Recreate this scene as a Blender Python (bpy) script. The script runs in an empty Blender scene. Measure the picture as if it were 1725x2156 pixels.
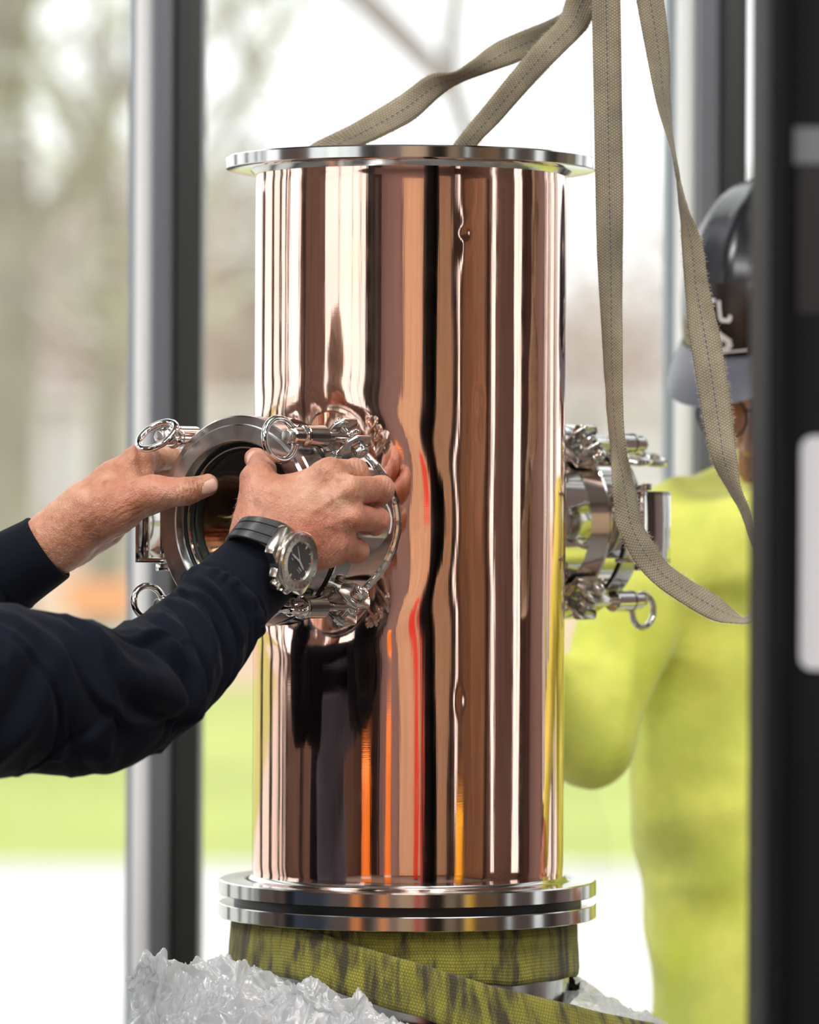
import bpy, bmesh, math, random
import numpy as np
from mathutils import Vector, Matrix, noise
random.seed(7); np.random.seed(7)
sc = bpy.context.scene
# ---------------------------------------------------------------- camera, sky, added lamps, exposure
D, H, F = 4.2, 1.5, 10072.0
ROLL = math.radians(0.28)
cam_d = bpy.data.cameras.new('camera'); cam = bpy.data.objects.new('camera', cam_d)
sc.collection.objects.link(cam); sc.camera = cam
cam.location = (0, -D, H)
cam.matrix_world = Matrix.Translation((0, -D, H)) @ Matrix.Rotation(math.pi/2, 4, 'X') @ Matrix.Rotation(ROLL, 4, 'Z')
cam_d.sensor_fit = 'HORIZONTAL'; cam_d.sensor_width = 24.0; cam_d.lens = 24.0*F/1725
cam_d.clip_end = 500; cam_d.clip_start = 0.05
cam_d.dof.use_dof = True; cam_d.dof.focus_distance = D-0.2; cam_d.dof.aperture_fstop = 4.2
w = bpy.data.worlds.new('overcast_sky'); sc.world = w; w.use_nodes = True
wn = w.node_tree.nodes; wl = w.node_tree.links
bgn = wn['Background']; bgn.inputs['Strength'].default_value = 1.8
tc = wn.new('ShaderNodeTexCoord'); nz = wn.new('ShaderNodeTexNoise'); cr = wn.new('ShaderNodeValToRGB')
nz.inputs['Scale'].default_value = 3.5; nz.inputs['Detail'].default_value = 3
cr.color_ramp.elements[0].position = .3; cr.color_ramp.elements[0].color = (.80, .82, .85, 1)
cr.color_ramp.elements[1].position = .65; cr.color_ramp.elements[1].color = (1, 1, 1, 1)
wl.new(tc.outputs['Generated'], nz.inputs['Vector']); wl.new(nz.outputs['Fac'], cr.inputs['Fac']); wl.new(cr.outputs['Color'], bgn.inputs['Color'])
sc.view_settings.view_transform = 'Standard'; sc.view_settings.look = 'None'
sc.view_settings.exposure = 0.12; sc.view_settings.gamma = 1.0; sc.view_settings.use_curve_mapping = False
sc.cycles.use_denoising = True; sc.cycles.max_bounces = 10; sc.cycles.glossy_bounces = 6; sc.cycles.transparent_max_bounces = 16
sc.cycles.sample_clamp_indirect = 6
def lamp(name, loc, size, power, rot=(0, 0, 0), col=(1, .97, .93)):
    l = bpy.data.lights.new(name, 'AREA'); l.shape = 'RECTANGLE'; l.size = size[0]; l.size_y = size[1]
    l.energy = power; l.color = col
    o = bpy.data.objects.new(name, l); sc.collection.objects.link(o); o.location = loc; o.rotation_euler = rot
    return o
ADDED_LAMPS = [(-2.2, -1.2), (-2.2, -3.6), (0.6, -1.9), (2.4, -3.6), (0.3, -5.2)]
for lx, ly in ADDED_LAMPS: lamp('added_key_light', (lx, ly, 3.72), (1.2, .5), 60)  # area lights added overhead as key light on hands and sleeves

# ---------------------------------------------------------------- helpers
def P(px, py, y):
    k = (y+D)/F; dx = (px-862.5)*k; dz = -(py-1078)*k
    c, s = math.cos(ROLL), math.sin(ROLL)
    return Vector((dx*c-dz*s, y, H+dx*s+dz*c))
def link(o, parent=None):
    sc.collection.objects.link(o)
    if parent is not None: o.parent = parent
    return o
def props(o, label=None, cat=None, group=None, kind=None):
    if label: o['label'] = label
    if cat: o['category'] = cat
    if group: o['group'] = group
    if kind: o['kind'] = kind
    return o
def empty(name, loc=(0, 0, 0), label=None, cat=None, group=None, rz=0):
    o = bpy.data.objects.new(name, None); sc.collection.objects.link(o)
    o.location = loc; o.rotation_euler[2] = rz; o.empty_display_size = .1
    return props(o, label, cat, group)
def mesh_np(name, V, Fc, m, parent=None, smooth=True, uv=None):
    me = bpy.data.meshes.new(name)
    V = np.asarray(V, dtype=np.float32)
    if isinstance(Fc, np.ndarray):
        n = Fc.shape[1]
        me.vertices.add(len(V)); me.vertices.foreach_set('co', V.ravel())
        me.loops.add(Fc.size); me.loops.foreach_set('vertex_index', Fc.astype(np.int32).ravel())
        me.polygons.add(len(Fc)); me.polygons.foreach_set('loop_start', np.arange(0, Fc.size, n, dtype=np.int32))
        me.update(calc_edges=True)
    else:
        me.from_pydata([tuple(map(float, v)) for v in V], [], Fc)
    if uv is not None:
        l = me.uv_layers.new(name='UVMap'); idx = np.zeros(len(me.loops), dtype=np.int32)
        me.loops.foreach_get('vertex_index', idx); l.data.foreach_set('uv', np.asarray(uv, dtype=np.float32)[idx].ravel())
    if smooth: me.polygons.foreach_set('use_smooth', [True]*len(me.polygons))
    for x in (m if isinstance(m, (list, tuple)) else [m]): me.materials.append(x)
    me.validate(); me.update()
    return link(bpy.data.objects.new(name, me), parent)
def auto(o, ang=35):
    me = o.data; bm = bmesh.new(); bm.from_mesh(me); a = math.radians(ang)
    bmesh.ops.recalc_face_normals(bm, faces=bm.faces)
    for e in bm.edges:
        if len(e.link_faces) == 2 and e.calc_face_angle(0) > a: e.smooth = False
    for f in bm.faces: f.smooth = True
    bm.to_mesh(me); bm.free(); return o
class MB:
    """collects shapes into one mesh"""
    def __init__(s): s.v = []; s.f = []; s.uv = []
    def add(s, V, Fs, uv=None):
        b = len(s.v); s.v += [tuple(map(float, v)) for v in V]; s.f += [tuple(b+int(i) for i in f) for f in Fs]
        s.uv += (list(uv) if uv is not None else [(0, 0)]*len(V)); return s
    def box(s, lo, hi, M=None):
        x0, y0, z0 = lo; x1, y1, z1 = hi
        V = [Vector(c) for c in ((x0, y0, z0), (x1, y0, z0), (x1, y1, z0), (x0, y1, z0), (x0, y0, z1), (x1, y0, z1), (x1, y1, z1), (x0, y1, z1))]
        if M is not None: V = [M @ v for v in V]
        return s.add(V, [(0, 3, 2, 1), (4, 5, 6, 7), (0, 1, 5, 4), (1, 2, 6, 5), (2, 3, 7, 6), (3, 0, 4, 7)])
    def lathe(s, prof, n=64, M=None, close=False):
        """profile of (axial, radius) turned about local X"""
        V = []; m = len(prof)
        for i in range(n):
            a = 2*math.pi*i/n
            for t, r in prof: V.append(Vector((t, r*math.cos(a), r*math.sin(a))))
        if M is not None: V = [M @ v for v in V]
        Fs = []
        for i in range(n):
            j = (i+1) % n
            for k in range(m if close else m-1):
                l = (k+1) % m; Fs.append((i*m+k, i*m+l, j*m+l, j*m+k))
        return s.add(V, Fs)
    def tube(s, pts, rad, n=12, cap=True, flat=1.0, up=None):
        pts = [Vector(p) for p in pts]; R = rad if hasattr(rad, '__len__') else [rad]*len(pts)
        V = []; m = len(pts); T0 = (pts[1]-pts[0]).normalized()
        N = up.copy() if up is not None else (Vector((0, 0, 1)) if abs(T0.z) < .9 else Vector((1, 0, 0)))
        for i, p in enumerate(pts):
            T = (pts[min(i+1, m-1)]-pts[max(i-1, 0)]).normalized()
            N = (N-T*N.dot(T)).normalized(); B = T.cross(N)
            for k in range(n):
                a = 2*math.pi*k/n; V.append(p+N*math.cos(a)*R[i]*flat+B*math.sin(a)*R[i])
        Fs = [(i*n+k, i*n+(k+1) % n, (i+1)*n+(k+1) % n, (i+1)*n+k) for i in range(m-1) for k in range(n)]
        if cap: Fs += [tuple(range(n-1, -1, -1)), tuple((m-1)*n+k for k in range(n))]
        return s.add(V, Fs)
    def prism(s, poly, z0, z1, M=None):
        n = len(poly); V = [Vector((x, y, z0)) for x, y in poly]+[Vector((x, y, z1)) for x, y in poly]
        if M is not None: V = [M @ v for v in V]
        return s.add(V, [tuple(range(n-1, -1, -1)), tuple(range(n, 2*n))]+[(i, (i+1) % n, n+(i+1) % n, n+i) for i in range(n)])
    def torus(s, R, r, M, n=48, k=14, sx=1.0):
        V = []
        for i in range(n):
            a = 2*math.pi*i/n
            for j in range(k):
                b = 2*math.pi*j/k; V.append(M @ Vector(((R+r*math.cos(b))*math.cos(a)*sx, (R+r*math.cos(b))*math.sin(a), r*math.sin(b))))
        return s.add(V, [(i*k+j, ((i+1) % n)*k+j, ((i+1) % n)*k+(j+1) % k, i*k+(j+1) % k) for i in range(n) for j in range(k)])
    def build(s, name, m, parent=None, ang=35, bevel=0, label=None, uv=False, smooth=True):
        o = mesh_np(name, s.v, s.f, m, parent, smooth, s.uv if uv else None)
        bm = bmesh.new(); bm.from_mesh(o.data); bmesh.ops.recalc_face_normals(bm, faces=bm.faces)
        if bevel:
            es = [e for e in bm.edges if len(e.link_faces) == 2 and e.calc_face_angle(0) > math.radians(30)]
            bmesh.ops.bevel(bm, geom=es, offset=bevel, segments=2, affect='EDGES', profile=.5)
        a = math.radians(ang)
        for e in bm.edges:
            if len(e.link_faces) == 2 and e.calc_face_angle(0) > a: e.smooth = False
        for f in bm.faces: f.smooth = smooth
        bm.to_mesh(o.data); bm.free()
        if label: o['label'] = label
        return o
def shelltag(o, kind='structure'): o['kind'] = kind; return o
# ---------------------------------------------------------------- materials
class Mt:
    def __init__(s, name, col=(.5, .5, .5), metal=0., rough=.5, **kw):
        s.m = bpy.data.materials.new(name); s.m.use_nodes = True; s.n = s.m.node_tree.nodes; s.l = s.m.node_tree.links
        s.b = s.n['Principled BSDF']; s.set('Base Color', (*col, 1)); s.set('Metallic', metal); s.set('Roughness', rough)
        for k, v in kw.items(): s.set(k.replace('_', ' '), v)
    def set(s, k, v): s.b.inputs[k].default_value = v
    def node(s, t, ins=None, **kw):
        n = s.n.new(t)
        for k, v in kw.items(): setattr(n, k, v)
        for k, v in (ins or {}).items():
            if isinstance(v, bpy.types.NodeSocket): s.l.new(v, n.inputs[k])
            else: n.inputs[k].default_value = v
        return n
    def math(s, op, a, b=0.0, c=0.0):
        return s.node('ShaderNodeMath', {0: a, 1: b, 2: c}, operation=op).outputs[0]
    def coord(s, which='Object', scale=None):
        o = s.node('ShaderNodeTexCoord').outputs[which]
        if scale: o = s.node('ShaderNodeMapping', {'Vector': o, 'Scale': scale}).outputs[0]
        return o
    def noise(s, scale, detail=3, vec=None, out='Fac', rough=.5, dist=0):
        return s.node('ShaderNodeTexNoise', {'Vector': vec if vec is not None else s.coord(), 'Scale': scale, 'Detail': detail, 'Roughness': rough, 'Distortion': dist}).outputs[out]
    def ramp(s, fac, stops):
        n = s.node('ShaderNodeValToRGB', {'Fac': fac}); e = n.color_ramp.elements
        while len(e) < len(stops): e.new(.5)
        for i, (p, c) in enumerate(stops): e[i].position = p; e[i].color = (*c, 1) if len(c) == 3 else c
        return n.outputs[0]
    def mix(s, fac, a, b, mode='MIX'):
        n = s.node('ShaderNodeMix', data_type='RGBA', blend_type=mode)
        for i, v in ((0, fac), (6, a), (7, b)):
            if isinstance(v, bpy.types.NodeSocket): s.l.new(v, n.inputs[i])
            else: n.inputs[i].default_value = v if i == 0 else (*v, 1)
        return n.outputs[2]
    def to(s, k, sock): s.l.new(sock, s.b.inputs[k]); return s
    def bump(s, h, strength=.3, dist=.001, normal=None):
        ins = {'Height': h, 'Strength': strength, 'Distance': dist}
        if normal is not None: ins['Normal'] = normal
        return s.node('ShaderNodeBump', ins).outputs[0]
def simple(name, col, rough=.6, metal=0, ns=None, amt=.15, bump=0):
    t = Mt(name, col, metal, rough)
    if ns:
        f = t.noise(ns, 4); d = tuple(c*(1-amt) for c in col); e = tuple(min(1, c*(1+amt)) for c in col)
        t.to('Base Color', t.ramp(f, [(.3, d), (.7, e)]))
        if bump: t.to('Normal', t.bump(f, bump, .002))
    return t.m
# copper
t = Mt('polished_copper', (.96, .64, .53), 1, .05)
f1 = t.noise(1, 3, t.coord('Object', (260, 260, 5))); f2 = t.noise(40, 4)
f3 = t.noise(1, 2, t.coord('Object', (60, 60, 900)))
t.to('Roughness', t.node('ShaderNodeMapRange', {'Value': f2, 'From Min': .3, 'From Max': .75, 'To Min': .035, 'To Max': .085}).outputs[0])
t.to('Base Color', t.ramp(t.noise(9, 3), [(.3, (.95, .60, .48)), (.7, (.97, .67, .57))]))
t.to('Normal', t.bump(f3, .012, .0004, t.bump(f1, .10, .0004)))
M_COP = t.m
t = Mt('polished_steel', (.74, .73, .71), 1, .07); t.to('Normal', t.bump(t.noise(60, 3), .06, .0006)); M_SS = t.m
M_FLG = Mt('turned_flange_steel', (.60, .60, .59), 1, .14).m
t = Mt('satin_steel', (.60, .60, .61), 1, .24)
g = t.noise(38, 3, rough=.5); t.to('Roughness', t.ramp(g, [(.3, (.14,)*3), (.75, (.30,)*3)]))
t.to('Base Color', t.ramp(t.noise(24, 3, rough=.55), [(.3, (.50, .50, .51)), (.55, (.60, .60, .61)), (.8, (.68, .68, .69))])); M_SAT = t.m
M_BRUSH = Mt('brushed_steel', (.66, .65, .63), 1, .17).m
M_STAMP = simple('stamped_steel', (.55, .54, .52), .3, 1, 300, .3)
M_GASK = Mt('black_rubber', (.012, .012, .013), 0, .45).m
def glass(name, tint, refl=.12):
    t = Mt(name); t.n.remove(t.b)
    tr = t.node('ShaderNodeBsdfTransparent', {'Color': (*tint, 1)}); gl = t.node('ShaderNodeBsdfGlossy', {'Roughness': .01, 'Color': (1, 1, 1, 1)})
    bk = t.node('ShaderNodeNewGeometry').outputs['Backfacing']; fr = t.node('ShaderNodeFresnel', {'IOR': t.math('SUBTRACT', 1.5, t.math('MULTIPLY', bk, 1.5-1/1.5))}); mx = t.node('ShaderNodeMixShader', {0: fr.outputs[0]})
    t.l.new(tr.outputs[0], mx.inputs[1]); t.l.new(gl.outputs[0], mx.inputs[2])
    t.l.new(mx.outputs[0], t.n['Material Output'].inputs[0]); return t.m
M_GLASS = glass('window_glass', (.97, .985, .975)); M_SIGHT = glass('sight_glass', (.62, .72, .63))
M_BLACKALU = simple('black_anodised_aluminium', (.008, .010, .010), .45)
M_GREYALU = simple('grey_anodised_aluminium', (.11, .115, .135), .4)
M_LIGHTALU = simple('pale_aluminium', (.88, .90, .90), .5)
M_MIDALU = simple('blue_grey_aluminium', (.30, .33, .37), .4)
M_MAST = Mt('black_paint', (.0035, .004, .0055), 0, .6, Specular_IOR_Level=.18).m
# skin
t = Mt('skin', (.6, .34, .24), 0, .46, Subsurface_Weight=.12, Subsurface_Scale=.006)
t.set('Subsurface Radius', (1, .35, .2))
a = t.noise(38, 5, rough=.6); b = t.noise(11, 3); c = t.noise(150, 3)
c1 = t.ramp(a, [(.30, (.36, .145, .075)), (.5, (.51, .245, .150)), (.70, (.63, .365, .255))])
c2 = t.mix(t.ramp(b, [(.42, (0,)*3), (.66, (.6,)*3)]), c1, (.50, .15, .10))
sp = t.ramp(t.noise(90, 2, rough=.3), [(.64, (0,)*3), (.72, (.55,)*3)])
t.to('Base Color', t.mix(sp, c2, (.30, .12, .07)))
vo = t.node('ShaderNodeTexVoronoi', {'Vector': t.coord(), 'Scale': 750.0}).outputs['Distance']
st = t.noise(1, 3, t.coord('Object', (500, 500, 190)))
t.to('Normal', t.bump(vo, .5, .0006, t.bump(st, .8, .0010, t.bump(a, .55, .0016))))
M_SKIN = t.m
t = Mt('fingernail', (.66, .42, .34), 0, .36, Subsurface_Weight=.1, Subsurface_Scale=.003)
t.to('Base Color', t.ramp(t.noise(140, 3), [(.3, (.58, .33, .26)), (.7, (.70, .46, .38))])); M_NAIL = t.m
M_HAIR = Mt('pale_hair', (.78, .56, .38), 0, .5).m
# fabrics
def fabric(name, col, rough=.9, sc1=900, bs=.3, sheen=.3, blot=None):
    t = Mt(name, col, 0, rough, Sheen_Weight=sheen, Sheen_Roughness=.4)
    n1 = t.noise(sc1, 2); n2 = t.noise(16, 4)
    d = tuple(x*.78 for x in col); e = tuple(min(1, x*1.15) for x in col)
    c = t.ramp(n2, [(.3, d), (.7, e)])
    if blot: c = t.mix(t.ramp(t.noise(7, 5), [(.55, (0,)*3), (.8, (.7,)*3)]), c, blot)
    t.to('Base Color', c); t.to('Normal', t.bump(n1, bs, .0006)); return t.m
M_NAVY = fabric('navy_jersey', (.0036, .0056, .0125), sheen=.03, sc1=1500, bs=.15)
M_NAVY.node_tree.nodes['Principled BSDF'].inputs['Specular IOR Level'].default_value = .18
M_HIVIS = fabric('hivis_fleece', (.86, .98, .18), .85, 500, .3, .35, (.62, .70, .03))
M_JEANS = fabric('denim', (.12, .145, .22), sheen=.1)
M_DARKTR = fabric('dark_trousers', (.02, .02, .024), sheen=.1)
M_BOOT = simple('boot_leather', (.10, .055, .025), .55, 0, 30, .3)
# webbing
def webbing(name, light, dark, stitch, pitch=.0023, cols=12, blot=None):
    t = Mt(name, light, 0, .92, Sheen_Weight=.15)
    uv = t.node('ShaderNodeSeparateXYZ', {0: t.coord('UV')}); u, v = uv.outputs[0], uv.outputs[1]
    cf = t.math('MULTIPLY', u, cols); par = t.math('MODULO', t.math('FLOOR', cf), 2)
    row = t.math('ADD', t.math('DIVIDE', v, pitch), t.math('MULTIPLY', par, .5))
    hs = t.math('ABSOLUTE', t.math('SINE', t.math('MULTIPLY', row, math.pi)))
    hc = t.math('ABSOLUTE', t.math('SINE', t.math('MULTIPLY', cf, math.pi)))
    h = t.math('MULTIPLY', t.math('POWER', hs, .6), t.math('POWER', hc, .4))
    base = t.mix(t.ramp(h, [(.15, (0,)*3), (.65, (1,)*3)]), dark, light)
    base = t.mix(.55, base, t.mix(t.noise(60, 5, rough=.7), dark, light), 'MIX')
    base = t.mix(t.ramp(t.noise(18, 4), [(.4, (0,)*3), (.75, (.5,)*3)]), base, tuple(x*.6 for x in dark))
    if blot:
        base = t.mix(t.ramp(t.noise(1, 3, t.coord('UV', (.6, 62, 1)), rough=.6, dist=.2), [(.46, (0,)*3), (.62, (.9,)*3)]), base, blot)
    if stitch:
        near = t.math('LESS_THAN', t.math('ABSOLUTE', t.math('SUBTRACT', u, .5)), .030)
        dash = t.math('GREATER_THAN', t.math('SINE', t.math('MULTIPLY', v, 2*math.pi/(pitch*2.0))), -.15)
        base = t.mix(t.math('MULTIPLY', t.math('MULTIPLY', near, dash), .8), base, stitch)
    t.to('Base Color', base); t.to('Normal', t.bump(h, .8, .0009)); return t.m
M_WEB = webbing('grey_green_webbing', (.46, .40, .28), (.12, .095, .06), (.07, .10, .14), .0026, 12)
M_SLING = webbing('olive_webbing', (.44, .41, .05), (.10, .09, .02), None, .0026, 16, (.040, .032, .026))
# plastic film
t = Mt('clear_stretch_film', (1, 1, 1), 0, .16); t.n.remove(t.b)
tr = t.node('ShaderNodeBsdfTransparent', {'Color': (.97, .98, .985, 1)}); tl = t.node('ShaderNodeBsdfTranslucent', {'Color': (.95, .96, .97, 1)})
df = t.node('ShaderNodeBsdfDiffuse', {'Color': (.86, .88, .9, 1)}); gl = t.node('ShaderNodeBsdfGlossy', {'Roughness': .08, 'Color': (1, 1, 1, 1)})
m1 = t.node('ShaderNodeMixShader', {0: .5}); t.l.new(tl.outputs[0], m1.inputs[1]); t.l.new(df.outputs[0], m1.inputs[2])
m2 = t.node('ShaderNodeMixShader', {0: .62}); t.l.new(tr.outputs[0], m2.inputs[1]); t.l.new(m1.outputs[0], m2.inputs[2])
bk = t.node('ShaderNodeNewGeometry').outputs['Backfacing']; lw = t.node('ShaderNodeFresnel', {'IOR': t.math('SUBTRACT', 1.45, t.math('MULTIPLY', bk, 1.45-1/1.45))}); fx = t.math('ADD', t.math('MULTIPLY', lw.outputs[0], .9), .06)
m3 = t.node('ShaderNodeMixShader', {0: fx}); t.l.new(m2.outputs[0], m3.inputs[1]); t.l.new(gl.outputs[0], m3.inputs[2])
bp = t.bump(t.noise(1, 4, t.coord('Object', (60, 60, 160)), rough=.65), .5, .004); t.l.new(bp, gl.inputs['Normal'])
t.l.new(m3.outputs[0], t.n['Material Output'].inputs[0]); M_FILM = t.m
t = Mt('cloudy_wrap', (.72, .76, .76), 0, .2, Specular_IOR_Level=.7)
g = t.noise(1, 5, t.coord('Object', (22, 22, 90)), rough=.65, dist=.8)
t.to('Base Color', t.ramp(g, [(.3, (.62, .66, .66)), (.5, (.86, .88, .88)), (.75, (.96, .97, .97))])); t.to('Normal', t.bump(g, .9, .012)); M_WRAP = t.m
# ---------------------------------------------------------------- the hall
X0, X1, Y0, Y1, ZC = -5.2, 5.2, -9.0, 0.95, 3.9
M_FLOOR = simple('sealed_concrete', (.15, .14, .13), .45, 0, 3, .2)
M_WALLM = simple('mauve_grey_paint', (.36, .27, .26), .7, 0, 2, .08)
M_WALLB = simple('brown_panelling', (.12, .075, .06), .6, 0, 4, .25)
M_PEACH = simple('birch_plywood', (.80, .56, .36), .5, 0, 5, .12)
M_CEIL = simple('ceiling_board', (.55, .53, .51), .8)
def slab(name, lo, hi, m, kind='structure'):
    o = MB().box(lo, hi).build(name, m, smooth=False); o['kind'] = kind; return o
slab('floor', (X0, Y0, -.12), (X1, Y1+.2, 0), M_FLOOR)
slab('wall_back', (X0, Y0-.15, 0), (X1, Y0, ZC), M_WALLM)
# unseen ceiling, its rooflight openings added for top light
cb = MB(); xs = [X0, -3.6, -1.4, -.2, 1.8, 3.0, X1]; ys = [Y0, -7.6, -5.8, -5.0, -2.6, -1.6, -.2, Y1+.2]
for i in range(6):
    for j in range(7):
        if i in (1, 3) and j in (1, 3, 5): continue
        cb.box((xs[i], ys[j], ZC), (xs[i+1], ys[j+1], ZC+.12))
cb.build('ceiling', M_CEIL, smooth=False)['kind'] = 'structure'
# left wall: solid near the front, windows further back
lb = MB(); lb.box((X0-.15, Y0, 0), (X0, Y1, 1.15)).box((X0-.15, Y0, 3.5), (X0, Y1, ZC)).box((X0-.15, -2.5, 1.15), (X0, -.15, 3.5)).box((X0-.15, Y0, 1.15), (X0, -8.6, 3.5))
lb.build('wall_left', M_WALLB, smooth=False)['kind'] = 'structure'
rb = MB(); rb.box((X1, Y0, 0), (X1+.15, Y1, .6)).box((X1, Y0, 3.3), (X1+.15, Y1, ZC))
for a, b in ((Y0, -8.0), (-7.4, -2.85), (-2.45, -.8), (.02, Y1)): rb.box((X1, a, .6), (X1+.15, b, 3.3))
rb.build('wall_right', M_WALLB, smooth=False)['kind'] = 'structure'
slab('wall_front', (2.15, Y1, 0), (X1, Y1+.15, 3.4), M_WALLM)
slab('trim_1', (X0, Y1-.02, 3.1), (2.15, Y1+.17, ZC), M_BLACKALU)
def window(n, label, lo, hi, bars, axis='y'):
    w = empty('window_%d' % n, label=None); w['kind'] = 'structure'; w['label'] = label
    x, z0, z1 = lo[0], lo[2], hi[2]; fr = MB()
    for b in bars: fr.box((x-.02, b-.02, z0), (x+.06, b+.02, z1))
    fr.box((x-.02, lo[1], z0), (x+.06, hi[1], z0+.04)).box((x-.02, lo[1], z1-.04), (x+.06, hi[1], z1))
    fr.build('window_frame', M_MIDALU, w, smooth=False)
    bs = sorted(bars)
    for a, b in zip(bs[:-1], bs[1:]): MB().box((x+.015, a+.02, z0+.04), (x+.021, b-.02, z1-.04)).build('pane', M_GLASS, w, smooth=False)
window(11, 'strip window high in the left wall', (X0-.12, -8.6, 1.15), (X0, -2.5, 3.5), [-8.58, -7.1, -5.5, -3.9, -2.52])
window(12, 'narrow window in the right wall', (X1+.05, -2.85, .6), (X1, -2.45, 3.3), [-2.83, -2.47])
window(13, 'window in the right wall beside the glass front', (X1+.05, -.8, .6), (X1, .02, 3.3), [-.78, -.39, 0.0])
window(14, 'window at the back of the right wall', (X1+.05, -8.0, .6), (X1, -7.4, 3.3), [-7.98, -7.42])
# glazed front: mullions of several profiles with a pane in each bay
def mullion(n, x, label):
    w = empty('window_%d' % n); w['kind'] = 'structure'; w['label'] = label
    y0, y1, z1 = Y1-.05, Y1+.07, 3.1
    MB().box((x, y1-.03, 0), (x+.010, y1+.02, z1)).build('outer_fin', M_MIDALU, w, bevel=.002)
    MB().box((x+.0105, y0+.03, 0), (x+.029, y1, z1)).build('pale_strip', M_LIGHTALU, w, bevel=.003, label='pale aluminium strip')
    MB().box((x+.0295, y0-.01, 0), (x+.054, y1, z1)).build('mullion_post', M_GREYALU, w, bevel=.008)
    MB().box((x+.0545, y0, 0), (x+.083, y1, z1)).build('black_post', M_BLACKALU, w, bevel=.003, label='black post')
    return w
mx = [-5.0, -3.9, -2.8, -1.75, -.7075-.32, -.3065, .2755, 1.10, 1.62, 2.06]
for i, x in enumerate(mx):
    lab = {5: 'dark window mullion with pale strip left of the copper column', 6: 'dark window mullion with pale strip behind the man in the hard hat'}.get(i, 'dark window mullion of the glazed front outside the frame')
    w = mullion(i+1, x, lab)
    if i < len(mx)-1:
        MB().box((x+.083, Y1+.02, .06), (mx[i+1], Y1+.028, 3.1)).build('pane', M_GLASS, w, smooth=False)
        MB().box((x+.083, Y1-.03, 0), (mx[i+1], Y1+.05, .06)).build('window_sill', M_BLACKALU, w, smooth=False)
# lamp panels added overhead, out of view, to key-light the hands
M_PANELGLOW = Mt('added_panel_glow', (.9, .9, .9), 0, .5, Emission_Strength=2.0); M_PANELGLOW.set('Emission Color', (1, .97, .93, 1))  # glowing face of the added panels
for i, (lx, ly) in enumerate(ADDED_LAMPS):
    o = empty('added_lamp_panel', (lx, ly, 3.74), ['added lamp panel nearest the glass front on the left', 'added lamp panel deep in the hall near the left windows', 'added lamp panel just in front of the copper column', 'added lamp panel on the right side of the hall', 'added lamp panel furthest back behind the camera'][i], 'lamp', 'added key-light panels')
    MB().box((-.64, -.29, .02), (.64, .29, .07)).build('housing', M_GREYALU, o, bevel=.005)
    MB().box((-.6, -.25, .005), (.6, .25, .022)).build('diffuser', M_PANELGLOW.m, o)
    for x in (-.4, .4): MB().tube([(x, 0, .06), (x, 0, .17)], .006).build('hanger', M_GREYALU, o)
# things standing about the hall behind the camera (they show only as stripes in the polished copper)
def cabinet(name, label, cat, loc, sz, m, nd=2, rz=0, mh=None):
    o = empty(name, loc, label, cat, rz=rz); x, y, z = sz
    MB().box((-x/2, -y/2, .08), (x/2, y/2, z)).build('body', m, o, bevel=.008)
    MB().box((-x/2+.03, -y/2+.03, 0), (x/2-.03, y/2-.03, .08)).build('plinth', M_BLACKALU, o)
    for i in range(nd):
        a = -x/2+x*i/nd+.012; b = -x/2+x*(i+1)/nd-.012
        d = MB().box((a, y/2, .12), (b, y/2+.02, z-.04)).build('door', m, o, bevel=.004)
        MB().tube([(b-.05, y/2+.045, z*.45), (b-.05, y/2+.045, z*.6)], .008).build('handle', M_SS, d)
    return o
M_RED = simple('red_enamel', (.62, .035, .02), .35); M_ORG = simple('orange_plastic', (.95, .28, .03), .45, 0, 8, .08)
M_YEL = simple('amber_plastic', (.95, .50, .02), .45); M_DK = simple('dark_lacquer', (.03, .022, .02), .35); M_WH = simple('white_card', (.8, .8, .8), .5)
cabinet('plywood_cabinet', 'tall pale plywood cupboard against the back wall straight behind the camera', 'cupboard', (.25, -8.7, 0), (2.3, .5, 2.6), M_PEACH, 3)
cabinet('tall_plywood_locker', 'tall pale plywood locker in the back right corner of the hall', 'locker', (4.05, -8.7, 0), (1.5, .5, 3.0), M_PEACH, 2)
cabinet('dark_locker', 'tall near-black locker at the left end of the back wall', 'locker', (-4.2, -8.7, 0), (1.5, .5, 3.2), M_DK, 2)
cabinet('red_tool_cabinet', 'red enamel tool cabinet in front of the plywood cupboard', 'cabinet', (.55, -5.6, 0), (.32, .4, 1.42), M_RED, 1)
cabinet('brown_shelf_unit', 'dark brown cupboard along the right wall', 'cupboard', (4.85, -4.5, 0), (2.6, .5, 2.4), simple('walnut_board', (.20, .115, .06), .5, 0, 6, .3), 4, rz=math.pi/2)
def roundthing(name, label, cat, loc, prof, m, parts=()):
    o = empty(name, loc, label, cat); R = Matrix.Rotation(-math.pi/2, 4, 'Y')
    MB().lathe(prof, 40, R).build('body', m, o)
    for nm, pr, mm in parts: MB().lathe(pr, 40, R).build(nm, mm, o)
    return o
def barrel(loc, label):
    return roundthing('traffic_barrel', label, 'barrel', loc, [(0, .001), (0, .30), (.05, .30), (.06, .26), (.40, .25), (.41, .235), (.75, .22), (.76, .205), (1.08, .19), (1.10, .15), (1.10, .001)], M_ORG,
        [('white_band', [(.45, .238), (.45, .247), (.62, .242), (.62, .230)], M_WH), ('rubber_base', [(0, .26), (0, .34), (.05, .34), (.06, .262)], M_GASK)])
barrel((-1.95, -3.3, 0), 'orange traffic barrel with a white band, standing left of the camera')
barrel((-3.05, -2.0, 0), 'orange traffic barrel with a white band, beside the left windows')
barrel((-1.15, -4.6, 0), 'orange traffic barrel with a white band, nearest the camera')
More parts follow.
